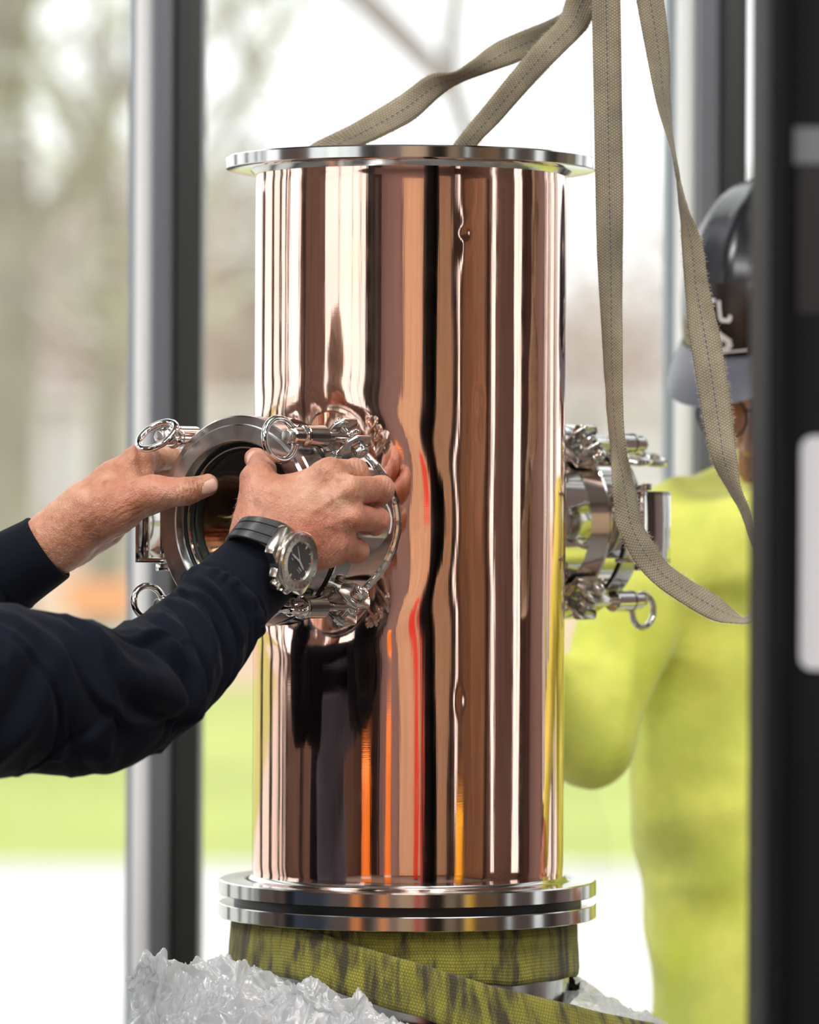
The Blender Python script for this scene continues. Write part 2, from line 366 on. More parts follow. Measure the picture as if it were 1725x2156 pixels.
roundthing('amber_drum', 'amber plastic drum standing by the brown cupboard', 'drum', (2.75, -3.6, 0), [(0, .001), (0, .24), (.3, .25), (.32, .26), (.34, .25), (.65, .25), (.67, .26), (.69, .25), (.95, .24), (.97, .2), (.97, .001)], M_YEL)
roundthing('gas_cylinder', 'slim red gas cylinder standing behind the camera', 'gas cylinder', (.95, -4.9, 0), [(0, .001), (0, .11), (1.25, .11), (1.36, .08), (1.42, .03), (1.5, .03), (1.5, .001)], M_RED, [('valve', [(1.5, .02), (1.58, .02), (1.58, .001)], M_SS)])
for x, y, wd, z, lab, m in ((-4.0, -7.2, .35, ZC, 'dark steel roof column near the back left corner', M_DK), (2.9, -4.9, .22, ZC, 'dark steel roof column in front of the back right lockers', M_DK), (4.6, -.05, .18, ZC, 'dark steel roof column beside the right-hand glass front', M_DK), (-3.3, -.32, .16, ZC, 'dark steel roof column near the left end of the glass front', M_DK)):
    o = empty('steel_column', (x, y, 0), lab, 'column')
    MB().box((-wd/2, -wd/2, .02), (-wd/2+.02, wd/2, z)).box((wd/2-.02, -wd/2, .02), (wd/2, wd/2, z)).box((-wd/2, -.01, .02), (wd/2, .01, z)).build('shaft', m, o)
    MB().box((-wd*.8, -wd*.8, 0), (wd*.8, wd*.8, .02)).build('base_plate', m, o)
# ---------------------------------------------------------------- outdoors
M_PAVE = simple('pale_paving', (.72, .70, .67), .85, 0, .6, .1)
M_GRASS = simple('spring_grass', (.46, .52, .13), .9, 0, .25, .12)
M_LITTER = simple('leaf_litter', (.62, .44, .31), .9, 0, .3, .15)
slab('ground', (-60, Y1+.2, -.10), (60, 15.8, -.02), M_PAVE)
slab('kerb', (-60, 15.8, -.10), (60, 16.0, .02), M_PAVE)
g = MB(); nx, ny = 60, 30; V = []
for j in range(ny):
    for i in range(nx):
        x = -70+140*i/(nx-1); y = 16.0+24*j/(ny-1); z = .04+.06*noise.noise(Vector((x*.06, y*.08, 0)))
        V.append((x, y, z-.05))
g.add(V, [(j*nx+i, j*nx+i+1, (j+1)*nx+i+1, (j+1)*nx+i) for j in range(ny-1) for i in range(nx-1)])
o = g.build('lawn', M_GRASS); o['kind'] = 'structure'
g = MB(); V = []
for j in range(20):
    for i in range(nx):
        x = -80+160*i/(nx-1); y = 36+70*j/19.; z = min(1.15, max(0, (y-36)*.16)) + .15*noise.noise(Vector((x*.1, y*.1, 3))) + max(0, y-60)*.02
        V.append((x, y, z-.1))
g.add(V, [(j*nx+i, j*nx+i+1, (j+1)*nx+i+1, (j+1)*nx+i) for j in range(19) for i in range(nx-1)])
o = g.build('leafy_bank', M_LITTER); o['kind'] = 'structure'
# low pale shed with panel joints
sh = empty('low_shed', (-1.0, 50, 1.2), 'long low pale shed far behind the lawn, out of focus', 'building')
M_SHED = simple('pale_cladding', (.66, .67, .66), .7, 0, 1, .04); M_SHEDD = simple('grey_roof_edge', (.58, .58, .58), .6)
for i in range(26): MB().box((-13+i*1.0+.04, 0, .2), (-13+i*1.0+.96, .1, 1.50)).build('panel', M_SHED, sh, smooth=False)
MB().box((-13, .1, -.4), (13, 4, 1.50)).build('wall', M_SHEDD, sh, smooth=False)
MB().box((-13.2, -.2, 1.50), (13.2, 4.2, 1.62)).build('roof', M_SHED, sh, smooth=False)
M_BARK = simple('pale_bark', (.34, .30, .27), .9, 0, 4, .2); M_TWIG = simple('grey_brown_twigs', (.52, .44, .39), .9); M_EVER = simple('evergreen_twigs', (.46, .47, .41), .9); M_PALETW = simple('pale_twigs', (.62, .61, .58), .9)
def crown(rx, ry, rz, n, seed, L=.5):
    r = np.random.RandomState(seed); u = r.normal(size=(n, 3)); u /= np.linalg.norm(u, axis=1)[:, None]
    rad = r.rand(n, 1)**.45; lump = 1+.25*np.sin(u[:, :1]*5+seed)*np.cos(u[:, 2:]*6+seed*2)
    c = u*rad*lump*np.array([rx, ry, rz]); d = u+r.normal(size=(n, 3))*.6+np.array([0, 0, .4]); d /= np.linalg.norm(d, axis=1)[:, None]
    s = np.cross(d, r.normal(size=(n, 3))); s /= np.linalg.norm(s, axis=1)[:, None]; wd = .018+.02*r.rand(n, 1)
    l = L*(.5+r.rand(n, 1)); V = np.stack([c-s*wd, c+s*wd, c+d*l], 1).reshape(-1, 3)
    return V, np.arange(n*3).reshape(n, 3)
def tree(loc, label, h, cr, dens, m, seed, group=None):
    o = empty('bare_tree' if m is not M_EVER else 'evergreen_tree', loc, label, 'tree', group); r = random.Random(seed); b = MB()
    b.tube([(0, 0, -.3), (.05*h*.2, 0, h*.3), (0, .1, h*.62)], [h*.022, h*.017, h*.012], 8)
    def br(p, d, L, R, k):
        pts = [p]; dd = d.copy()
        for i in range(4):
            dd = (dd+Vector((r.uniform(-.25, .25), r.uniform(-.25, .25), r.uniform(-.05, .2)))).normalized(); pts.append(pts[-1]+dd*L/4)
        b.tube(pts, [R, R*.85, R*.7, R*.55, R*.35], 6)
        if k > 0:
            for q in range(3):
                e = (dd+Vector((r.uniform(-.9, .9), r.uniform(-.9, .9), r.uniform(-.3, .6)))).normalized(); br(pts[r.choice((2, 3, 4))], e, L*.62, R*.5, k-1)
    for q in range(7):
        a = q*2.4+r.random(); br(Vector((0, 0, h*(.3+.05*q))), Vector((math.cos(a), math.sin(a), .8)).normalized(), h*.32, h*.009, 2)
    b.build('trunk', M_BARK, o, smooth=True)
    if dens:
        V, Fc = crown(cr[0], cr[1], cr[2], dens, seed, h*.06); V = V+np.array([0, 0, h*.62]); c = mesh_np('twigs', V, Fc, m, o, False); c['kind'] = 'stuff'
    return o
def tpx(px, Y): return (px-862.5)*(Y+D)/F
for i, (px, Y, h, wr, dens, m, lab) in enumerate([
    (-40, 58, 4.2, 3.2, 2600, M_TWIG, 'blurred grey-brown bare tree at the left edge of the picture'),
    (150, 66, 5.0, 2.4, 3600, M_TWIG, 'blurred brown bare tree between the left edge and the mullion'),
    (270, 74, 6.2, 2.2, 4200, M_TWIG, 'blurred brown bare tree right behind the left mullion'),
    (480, 84, 6.6, 1.5, 5200, M_EVER, 'blurred dark green tree between left mullion and copper column'),
    (640, 92, 5.5, 2.2, 3000, M_TWIG, 'blurred bare tree hidden behind the copper column, left'),
    (1000, 76, 5.5, 2.6, 2600, M_TWIG, 'blurred bare tree hidden behind the copper column, right'),
    (1290, 86, 4.4, 2.6, 3000, M_TWIG, 'low blurred tan tree between the column and the right mullion'),
    (1600, 66, 5.0, 2.6, 3000, M_TWIG, 'blurred bare tree behind the man in the hard hat')]):
    tree((tpx(px, Y), Y, 1.2), lab, h, (wr, wr, h*.42), dens, m, 10+i)
tree((tpx(-10, 24), 24, 0), 'tall pale bare tree at the left whose fine branches veil the sky', 9.5, (2.1, 2, 3.2), 900, M_PALETW, 31)
tree((tpx(210, 36), 36, 0), 'second tall pale bare tree veiling the sky beside the left mullion', 9.0, (1.8, 1.8, 2.6), 500, M_PALETW, 37)
# the single leaning trunk that crosses the sky above the column
o = empty('leaning_tree', (tpx(1080, 15), 15, 0), 'bare forked tree whose blurred boughs cross the sky above the column', 'tree')
def q(px, py, y): return P(px, py, y)-Vector(o.location)
b = MB(); b.tube([(0, 0, -.2), q(1060, 900, 15), q(1010, 500, 15), q(985, 290, 15), q(955, 190, 15), q(880, 110, 15), q(800, 30, 15), q(700, -60, 15), q(560, -200, 15)], [.12, .10, .075, .038, .045, .055, .06, .06, .05], 10)
b.tube([q(955, 190, 15), q(950, 80, 15), q(965, -40, 15), q(1000, -300, 15.3)], [.035, .04, .035, .03], 8)
b.tube([q(1010, 500, 15), q(1100, 300, 15.4), q(1180, 60, 15.8), q(1250, -200, 16)], [.05, .025, .018, .012], 8)
b.build('trunk', M_BARK, o)
for i in range(3):
    s = empty('safety_barrier', (tpx(215-i*260, 30), 30, .0), ['blurred orange safety barrier on the lawn behind the left wrist', 'orange safety barrier on the lawn just outside the left edge', 'orange safety barrier on the lawn, farthest left of the three'][i], 'barrier', 'orange barriers on the lawn')
    MB().box((-.32, -.02, .75), (.32, .02, 1.0)).build('board', simple('faded_orange', (.95, .42, .25), .6), s)
    MB().box((-.32, -.02, .45), (.32, .02, .62)).build('board', M_WH, s)
    for x in (-.28, .28): MB().box((x-.02, -.03, 0), (x+.02, .03, .95)).box((x-.02, -.2, 0), (x+.02, .2, .03)).build('leg', M_WH, s)
# ---------------------------------------------------------------- copper column with two sight ports
PHI = math.radians(39.0); RC = .1366; ZP = 1.4915; RN = .0775
DIRS = [(-math.sin(PHI), -math.cos(PHI)), (math.sin(PHI), math.cos(PHI))]
ZB, ZT = 1.1815, 1.7945
COL = empty('copper_column', (0, 0, ZB), 'polished copper column section with steel flanges and two round sight ports, held by the worker', 'column')
def loc(v): return Vector(v)-Vector((0, 0, ZB))
def snoise(x, seed, n=24, lo=.5, hi=14):
    r = np.random.RandomState(seed); y = np.zeros_like(x)
    for i in range(n):
        f = np.exp(r.uniform(np.log(lo), np.log(hi))); y += np.sin(x*f*2*np.pi+r.uniform(0, 6.3))/f**.9
    return y
nt, nz_ = 900, 420
th = np.linspace(0, 2*np.pi, nt, endpoint=False); zz = np.linspace(ZB, ZT, nz_)
T, Z = np.meshgrid(th, zz)
arc = T*RC
per = lambda s: sum(np.sin(T*k+np.random.RandomState(s+k).uniform(0, 6.3)+.7*np.sin(Z*5+k))*a for k, a in ((9, 3e-5), (17, 2.2e-5), (26, 1.6e-5), (37, 1.1e-5), (53, 8e-6), (71, 5e-6)))
R = RC+per(5)
R += 1.2e-5*np.sin(Z*41+T*2)+.8e-5*np.sin(Z*90+T*3)
mask = np.ones_like(R, bool)
for dx, dy in DIRS:
    a0 = math.atan2(dy, dx); dth = (T-a0+np.pi) % (2*np.pi)-np.pi
    c = np.abs(dth) < np.pi/2
    perp = np.where(c, RC*np.sin(dth), 9.); dz = Z-ZP; rad = np.sqrt(perp**2+dz**2)
    d = np.clip(rad-RN, 0, 1); R += -.0016*np.exp(-(d/.020)**2)+.0007*np.exp(-((d-.035)/.014)**2)
    ang = np.arctan2(dz, perp); R += .00004*np.sin(ang*9+np.sin(ang*5)*2)*np.exp(-(d/.03)**2)
    mask &= ~(rad < RN-.005)
def dent(px, py, w, hgt, amp):
    s = (px-863)/327.; t0 = -math.pi/2+math.asin(s); z0 = 1.5-(py-1078)*.000404
    dt = ((T-t0+np.pi) % (2*np.pi)-np.pi)*RC; return amp*np.exp(-(dt/w)**2-((Z-z0)/hgt)**2)
for a in ((975, 490, .0042, .0055, -.00055), (978, 486, .008, .016, .00035), (972, 520, .0030, .02, .00012), (1004, 845, .004, .011, -.00022), (1002, 905, .004, .012, -.00016), (970, 1475, .004, .011, -.00025),
          (880, 620, .010, .12, .00012), (925, 900, .008, .10, -.00016), (965, 760, .006, .06, .0001), (1075, 760, .006, .16, .0001), (560, 380, .004, .004, .0002), (868, 560, .004, .02, -.00005), (835, 1330, .012, .05, .0004), (930, 1350, .008, .07, -.00018)): R += dent(*a)
R -= .0006*np.exp(-((Z-ZB)/.006)**2)+.0005*np.exp(-((ZT-Z)/.006)**2)
V = np.stack([R*np.cos(T), R*np.sin(T), Z-ZB], -1).reshape(-1, 3)
i0, j0 = np.meshgrid(np.arange(nz_-1), np.arange(nt), indexing='ij'); j1 = (j0+1) % nt
Fq = np.stack([i0*nt+j0, i0*nt+j1, (i0+1)*nt+j1, (i0+1)*nt+j0], -1).reshape(-1, 4)
ok = mask.reshape(-1)[Fq].all(1); mesh_np('copper_shell', V, Fq[ok], M_COP, COL)
RX = Matrix.Rotation(-math.pi/2, 4, 'Y')     # local X axis to world Z
def zl(name, prof, m, parent=COL, n=160, label=None, ang=30):
    return MB().lathe(prof, n, RX, close=True).build(name, m, parent, ang=ang, label=label)
zc = lambda z: z-ZB
zl('lining', [(zc(ZB), .1325), (zc(ZT), .1325), (zc(ZT), .1332), (zc(ZB), .1332)], M_DARKMET, label='dark inner wall') if False else None
zl('top_flange', [(zc(1.7990), .1600), (zc(1.8000), .1622), (zc(1.8090), .1625), (zc(1.8103), .1612), (zc(1.8103), .133), (zc(1.7945), .133), (zc(1.7945), .1374), (zc(1.7965), .1390), (zc(1.7988), .1412), (zc(1.7990), .1440)], M_FLG)
zl('bottom_flange', [(zc(1.1660), .1655), (zc(1.1652), .1645), (zc(1.1652), .133), (zc(1.1822), .133), (zc(1.1822), .1374), (zc(1.1800), .1392), (zc(1.1785), .1420), (zc(1.1782), .1450), (zc(1.1782), .1640), (zc(1.1770), .1655)], M_FLG)
def frame_of(k):
    dx, dy = DIRS[k]; X = Vector((dx, dy, 0)); Zv = Vector((0, 0, 1)); Y = Zv.cross(X)
    M = Matrix.Identity(4)
    for c, v in enumerate((X, Y, Zv)):
        for r in range(3): M[r][c] = v[r]
    M.translation = Vector((0, 0, ZP-ZB)); return M
EYE = {0: [(45, .0165, 20, 35), (135, .0165, 25, -35), (-45, .016, 85, 0), (-135, .016, 5, 12)], 1: [(45, .0165, 70, 20), (135, .0165, 75, 0), (-45, .0165, 10, 30), (-135, .0165, 0, 0)]}
for k in (0, 1):
    M = frame_of(k)
    # Y axis of the frame points: k=0 to image right / towards camera
    MB().lathe([(.098, RN), (.180, RN), (.180, .0715), (.098, .0715)], 128, M, True).build('port_neck', M_SS, COL)
    w = MB(); pts = []; rr = []
    for i in range(241):
        a = 2*math.pi*i/240; y = RN*math.cos(a); x = math.sqrt((RC-.001)**2-y*y)
        pts.append(M @ Vector((x+.0005, y*1.0, RN*math.sin(a)))); rr.append(.0035+.00016*math.sin(i*1.05)+.0002*math.sin(i*.37))
    w.tube(pts, rr, 10, False).build('weld_bead', M_SS, COL)
    MB().lathe([(.1765, .071), (.1765, .0875), (.1780, .0888), (.1965, .0888), (.1970, .0880), (.1970, .071)], 128, M, True).build('port_ring', M_SS, COL, ang=25)
    MB().lathe([(.1971, .070), (.1971, .0835), (.2039, .0835), (.2039, .070)], 96, M, True).build('port_gasket', M_GASK, COL)
    MB().lathe([(.2040, .0665), (.2040, .0880), (.2047, .0888), (.2275, .0890), (.2288, .0878), (.2288, .0822), (.2308, .0815), (.2318, .0806), (.2320, .0688), (.2312, .0678), (.2235, .0655)], 160, M, True).build('port_rim', M_SAT, COL, ang=22)
    MB().lathe([(.2100, .0560), (.2100, .0664), (.2234, .0654), (.2190, .0630), (.2175, .0625), (.2130, .0575)], 128, M, True).build('inner_ring', M_BLACKALU, COL, ang=22, label='dark bevelled ring round the glass')
    MB().lathe([(.2205, .0616), (.2205, .0628), (.2225, .0628), (.2225, .0616)], 96, M, True).build('retaining_wire', M_SS, COL)
    MB().lathe([(.2110, .0001), (.2110, .0600), (.2170, .0600), (.2170, .0001)], 96, M).build('sight_glass', M_SIGHT, COL)
    for n_, (al, ER, e1, e2) in enumerate(EYE[k]):
        A = math.radians(al); Rv = Vector((0, math.cos(A), math.sin(A))); X = Vector((1, 0, 0)); Tv = X.cross(Rv)
        if al in (45, 135): pass
        B = Matrix.Identity(4)
        for c, v in enumerate((X, Rv, Tv)):
            for r in range(3): B[r][c] = v[r]
        MM = M @ B; rr_ = .1005
        toR = Matrix.Translation((0, rr_, 0))
        bolt = MB(); bolt.tube([MM @ Vector((.171, rr_, 0)), MM @ Vector((.248, rr_, 0))], .0042, 20)
        bolt.torus(.0062, .0030, MM @ Matrix.Translation((.1665, rr_, 0)), 28, 12)
        bo = bolt.build('swing_bolt', M_SS, COL)
        MB().lathe([(.2035, .004), (.2035, .0090), (.2042, .0096), (.2275, .0096), (.2282, .0090), (.2282, .0074), (.2292, .0074), (.2292, .0098), (.2315, .0098), (.2322, .0090), (.2330, .0078), (.2440, .0078), (.2455, .0068), (.2455, .004)], 40, MM @ toR, True).build('eye_nut', M_SS, bo, ang=25)
        hx = MB(); hp = [(.0062*math.cos(math.radians(60*i+15)), .0062*math.sin(math.radians(60*i+15))) for i in range(6)]
        hx.prism(hp, .2456, .2500, MM @ toR @ Matrix.Rotation(math.pi/2, 4, 'Y'))
        hx.lathe([(.2500, .0054), (.2508, .0048), (.2510, .0001)], 24, MM @ toR).build('bolt_head', M_STAMP, bo, bevel=.0003)
        # ring eye hinged on the nut
        RG = {(0, 45): ((590, 925), (.70, -.70, .12), .0176), (0, 135): ((331, 917), (-.43, -.50, .75), .0176), (0, -45): ((604, 1273), (.15, -.22, .96), .0170), (0, -135): ((313, 1268), (.50, -.85, .20), .0140), (1, 135): ((1330, 962), (.15, -.3, .94), .0170), (1, -135): ((1354, 1286), (.72, -.68, 0), .0150)}.get((k, al))
        if RG is None and k == 1: RG = {45: ((1362, 966), (.20, -.22, .95), .0170), -45: ((1354, 1286), (.72, -.68, 0), .0150)}.get(al)
        wn_ = MM @ Vector((.2480, rr_, 0)); ER_M = MM @ Matrix.Translation((.2440, rr_, 0)) @ Matrix.Rotation(math.radians(e2), 4, 'X') @ Matrix.Rotation(math.radians(90-e1), 4, 'Z') @ Matrix.Translation((0, .0135, 0)) @ Matrix.Rotation(math.radians(90), 4, 'X') @ Matrix.Rotation(math.radians(90), 4, 'X')
        if RG:
            zz_ = Vector(RG[1]).normalized(); ER = RG[2]; c_ = P(RG[0][0], RG[0][1], wn_.y)-Vector((0, 0, ZB)); ER_M = Matrix.Translation(c_) @ zz_.to_track_quat('Z', 'Y').to_matrix().to_4x4()
        MB().torus(ER, .0030, ER_M, 56, 14, 1.0).build('ring_eye', M_SS, bo)
        for sg in (-1, 1):
            poly = [(.150, .0905), (.156, .0845), (.180, .0845), (.186, .0905), (.184, .1060), (.177, .1120), (.160, .1120), (.152, .1030)]
            lg = MB(); lg.prism(poly, sg*.0090, sg*.0115, MM).build('lug', M_BRUSH, bo, bevel=.0004)
        MB().box((.158, .0800, -.0113), (.184, .0868, .0113), MM).build('lug_base', M_BRUSH, bo, bevel=.0004)
        side = 1 if al in (45, -135) else -1      # nut end points to the port's middle line
        pb = MB(); tz = Matrix.Translation((.1665, rr_, 0))
        pb.tube([MM @ Vector((.1665, rr_, -.020)), MM @ Vector((.1665, rr_, .020))], .0034, 16)
        hp = [(.0072*math.cos(math.radians(60*i)), .0072*math.sin(math.radians(60*i))) for i in range(6)]
        pb.prism(hp, side*.0117, side*.0172, MM @ tz)
        def ny(a_, b_): return MM @ tz @ Matrix.Rotation(-math.pi/2, 4, 'Y')
        pb.prism(hp, -side*.0117, -side*.0185, MM @ tz)
        pb.torus(.0048, .0014, MM @ tz @ Matrix.Translation((0, 0, -side*.0187)), 24, 8)
        pb.build('pivot_bolt', M_SS, bo, bevel=.0003)
    # hinge loop of flat bar at the far side of the rim
    hl = MB(); s0 = -1
    y0, y1 = s0*.0865, s0*.1195
    hy = sorted((y0, y1))
    for z0, z1 in ((.024, .028), (-.036, -.032)): hl.box((.186, hy[0], z0), (.226, hy[1], z1), M)
    hl.box((.186, hy[0], -.036), (.226, hy[0]+.004, .028), M)
    hb = hl.build('hinge_bracket', M_SS, COL, bevel=.0005)
    pn = MB(); pn.tube([M @ Vector((.206, -.103, -.042)), M @ Vector((.206, -.103, .034))], .0045, 16)
    hp = [(.0080*math.cos(math.radians(60*i)), .0080*math.sin(math.radians(60*i))) for i in range(6)]
    for z in (-.043, .029): pn.prism(hp, z, z+.006, M @ Matrix.Translation((.206, -.103, 0)))
    pn.build('hinge_pin', M_SS, hb, bevel=.0003)
# lower flange piece, its gasket and the pipe it tops
LOW = empty('steel_pipe_piece', (0, 0, .16), 'steel pipe piece with a wide polished flange, standing under the copper column in olive slings', 'pipe')
zq = lambda z: z-.16
zl('flange_gasket', [(zq(1.1580), .128), (zq(1.1652), .128), (zq(1.1652), .1525), (zq(1.1580), .1525)], M_GASK, LOW)
zl('flange', [(zq(1.1455), .1645), (zq(1.1449), .128), (zq(1.1580), .128), (zq(1.1580), .1648), (zq(1.1572), .1655), (zq(1.1462), .1655)], M_FLG, LOW)
zl('pipe_wall', [(zq(.17), .142), (zq(1.1448), .142), (zq(1.1448), .132), (zq(.17), .132)], M_SAT, LOW)
# ---------------------------------------------------------------- webbing strips
def ribbon(stations, name, m, thick=.0022, width=None, parent=None, n_sub=14, flip=1, label=None, v0=0.0, fuzz=True, cross=7, loc0=None):
    """stations: (left point, right point) in world space, resampled by Catmull-Rom"""
    L = [Vector(a) for a, b in stations]; Rr = [Vector(b) for a, b in stations]
    def cat(P_, t):
        i = min(int(t), len(P_)-2); f = t-i; p0 = P_[max(i-1, 0)]; p1 = P_[i]; p2 = P_[i+1]; p3 = P_[min(i+2, len(P_)-1)]
        return .5*((2*p1)+(p2-p0)*f+(2*p0-5*p1+4*p2-p3)*f*f+(3*p1-p0-3*p2+p3)*f**3)
    N = (len(L)-1)*n_sub; V = []; UV = []; s = v0; prev = None; rows = []
    for i in range(N+1):
        t = i/n_sub; a = cat(L, t); b = cat(Rr, t); c = (a+b)/2
        if prev is not None: s += (c-prev).length
        rows.append((a, b, c, s)); prev = c
    for i, (a, b, c, s) in enumerate(rows):
        T = (rows[min(i+1, N)][2]-rows[max(i-1, 0)][2]).normalized(); W = (b-a); nn = T.cross(W).normalized()*flip
        for side in (1, -1):
            for j in range(cross):
                u = j/(cross-1); p = a.lerp(b, u); e = .35 if j in (0, cross-1) else 1
                wob = .0006*noise.noise(Vector((s*60, u*3, side*0)))
                V.append(p+nn*(thick/2*side*e+wob)); UV.append((u, s))
    k = cross*2; Fs = []
    for i in range(N):
        for j in range(cross-1):
            Fs.append((i*k+j, i*k+j+1, (i+1)*k+j+1, (i+1)*k+j)); Fs.append((i*k+cross+j, (i+1)*k+cross+j, (i+1)*k+cross+j+1, i*k+cross+j+1))
        Fs.append((i*k, (i+1)*k, (i+1)*k+cross, i*k+cross)); Fs.append((i*k+cross-1, i*k+2*cross-1, (i+1)*k+2*cross-1, (i+1)*k+cross-1))
    if loc0 is not None: V = [v-loc0 for v in V]
    o = mesh_np(name, V, [tuple(f) for f in Fs], m, parent, True, UV)
    bm = bmesh.new(); bm.from_mesh(o.data); bmesh.ops.recalc_face_normals(bm, faces=bm.faces); bm.to_mesh(o.data); bm.free()
    if label: o['label'] = label
    if fuzz:
        fz = MB(); r = random.Random(len(rows)); off = loc0 if loc0 is not None else Vector((0, 0, 0))
        for q_ in range(int(s*2200)):
            i = r.randrange(1, N); a, b, c, _ = rows[i]; e, o_ = (a, b) if r.random() < .5 else (b, a)
            p = e.lerp(rows[i-1][0] if e is a else rows[i-1][1], r.random()); d = ((e-o_).normalized()+Vector((r.uniform(-.9, .9), r.uniform(-.5, .5), r.uniform(-.9, .9)))).normalized()
            l = .0010+.0034*r.random()**2.2; wv = d.cross(Vector((0, 1, 0))).normalized()*.00009
            p2 = p+d*l*.6; p3 = p2+(d+Vector((r.uniform(-.8, .8), 0, r.uniform(-.8, .8)))).normalized()*l*.5
            fz.add([p-wv-off, p+wv-off, p2+wv-off, p2-wv-off, p3-off], [(0, 1, 2, 3), (3, 2, 4)])
        f = fz.build('loose_fibre', M_FIB, o, smooth=False); f['kind'] = 'stuff'
    return o
M_FIB = Mt('loose_fibre', (.55, .47, .36), 0, .9).m
WEBW = .0236
def px_ribbon(st, name, m, label, cat, group=None, width=WEBW, **kw):
    """st: (lx, ly, rx, ry, depth, sign) edge pixels; the twist comes from the strap's true width"""
    S = []
    for lx, ly, rx, ry, y, sg in st:
        a = P(lx, ly, y); b = P(rx, ry, y); ap = (b-a).length; dy = math.sqrt(max(0, width*width-ap*ap))/2*sg
        S.append((P(lx, ly, y-dy), P(rx, ry, y+dy)))
    base = S[0][0].copy(); o = ribbon(S, name, m, loc0=base, **kw); o.location = base
    return props(o, label, cat, group)
G = 'lifting straps above the copper column'
px_ribbon([(618, 420, 720, 440, -.02, -1), (640, 335, 735, 335, -.02, -1), (655, 305, 768, 305, -.02, -1), (740, 262, 800, 290, -.02, -1), (835, 205, 872, 252, -.02, 1), (905, 158, 930, 200, -.02, 1), (965, 148, 975, 172, -.02, 1), (1035, 95, 1080, 135, -.015, 1), (1100, 65, 1125, 112, -.01, 1), (1165, 38, 1195, 80, 0, 1), (1205, 10, 1243, 45, .005, 1), (1240, -60, 1290, -30, .01, 1), (1262, -290, 1320, -290, .012, 1), (1262, -420, 1320, -420, .012, 1)],
    'lifting_strap', M_WEB, 'worn webbing strap sloping from the top right down into the left of the column mouth', 'strap', G)
px_ribbon([(905, 470, 955, 480, -.07, 1), (935, 350, 985, 358, -.07, 1), (956, 303, 1006, 305, -.07, 1), (1010, 236, 1056, 252, -.06, 1), (1068, 164, 1118, 182, -.055, 1), (1128, 92, 1178, 120, -.05, 1), (1176, 42, 1228, 70, -.045, 1), (1192, 0, 1246, 40, -.04, 1), (1216, -60, 1274, -50, -.04, 1), (1240, -290, 1298, -290, -.03, 1), (1240, -420, 1298, -420, -.03, 1)],
    'lifting_strap', M_WEB, 'webbing strap rising steeply from the middle of the column mouth, tinted orange by the copper', 'strap', G)
px_ribbon([(1243, -420, 1304, -420, -.07, 1), (1243, -120, 1304, -120, -.07, 1), (1246, 0, 1307, 0, -.07, 1), (1250, 200, 1310, 200, -.07, 1), (1254, 400, 1313, 400, -.07, 1), (1259, 560, 1311, 560, -.07, 1), (1270, 740, 1311, 740, -.07, -1), (1278, 860, 1312, 860, -.07, -1), (1285, 940, 1318, 940, -.07, -1), (1290, 1020, 1334, 1015, -.07, 1), (1297, 1085, 1346, 1070, -.07, 1), (1307, 1120, 1354, 1105, -.07, 1), (1335, 1180, 1378, 1145, -.07, 1), (1380, 1230, 1408, 1188, -.07, 1), (1440, 1272, 1455, 1222, -.07, 1), (1500, 1305, 1510, 1255, -.07, 1), (1545, 1312, 1550, 1290, -.075, 1), (1577, 1312, 1570, 1299, -.08, 1), (1604, 1300, 1590, 1280, -.08, 1), (1619, 1270, 1603, 1262, -.08, 1), (1622, 1235, 1605, 1230, -.08, 1), (1615, 1185, 1601, 1190, -.08, 1), (1590, 1120, 1577, 1127, -.08, 1), (1578, 1070, 1560, 1080, -.075, 1), (1560, 1025, 1535, 1035, -.07, 1), (1551, 960, 1502, 975, -.07, 1), (1545, 900, 1485, 905, -.065, 1), (1532, 800, 1468, 805, -.06, 1), (1515, 700, 1452, 705, -.055, 1), (1492, 600, 1442, 600, -.05, 1), (1478, 510, 1436, 510, -.05, 1), (1446, 430, 1430, 430, -.05, 1), (1424, 330, 1417, 330, -.05, -1), (1412, 220, 1385, 225, -.05, -1), (1410, 110, 1362, 115, -.05, -1), (1398, 0, 1340, 0, -.05, -1), (1385, -80, 1325, -80, -.05, -1), (1350, -290, 1290, -290, -.06, -1), (1340, -420, 1280, -420, -.06, -1)],
    'strap_loop', M_WEB, 'long slack loop of grey-green webbing hanging right of the copper column', 'strap', G)
# beam of the lifting gear, out of the frame above, carrying the straps; mast in front at the right
MAST = empty('lifting_mast', (.3265, -1.2, 0), 'black steel mast of the lifting gear standing close at the right edge, white label', 'mast')
def mpt(px, py, y=-1.2): return P(px, py, y)-Vector((.3265, -1.2, 0))
mx0 = P(1616, 1078, -1.26).x-.3265
MB().box((mx0, -.06, 0), (mx0+.012, .10, 2.75)).box((mx0+.012, -.045, 0), (mx0+.16, -.02, 2.75)).box((mx0+.16, -.06, 0), (mx0+.20, .10, 2.75)).build('upright', M_MAST, MAST, bevel=.004)
MB().box((mx0-.02, -.12, 0), (mx0+.22, .5, .05)).build('foot', M_MAST, MAST, bevel=.005)
zbm = P(1290, -400, -.03).z
MB().box((mx0-.20, -.35, zbm+.002), (mx0+.10, -.06, zbm+.07)).box((P(1240, 0, 0).x-.3265-.012, -.2, zbm+.0015), (P(1345, 0, 0).x-.3265-.005, 1.55, zbm+.045)).build('fork', M_MAST, MAST, bevel=.004)
lb0 = P(1684, 1410, -1.245)-Vector((.3265, -1.2, 0)); lb1 = P(1684, 918, -1.245)-Vector((.3265, -1.2, 0))
rp = []; x0, x1, z0, z1, rr = lb0.x, lb0.x+.10, lb0.z, lb1.z, .008
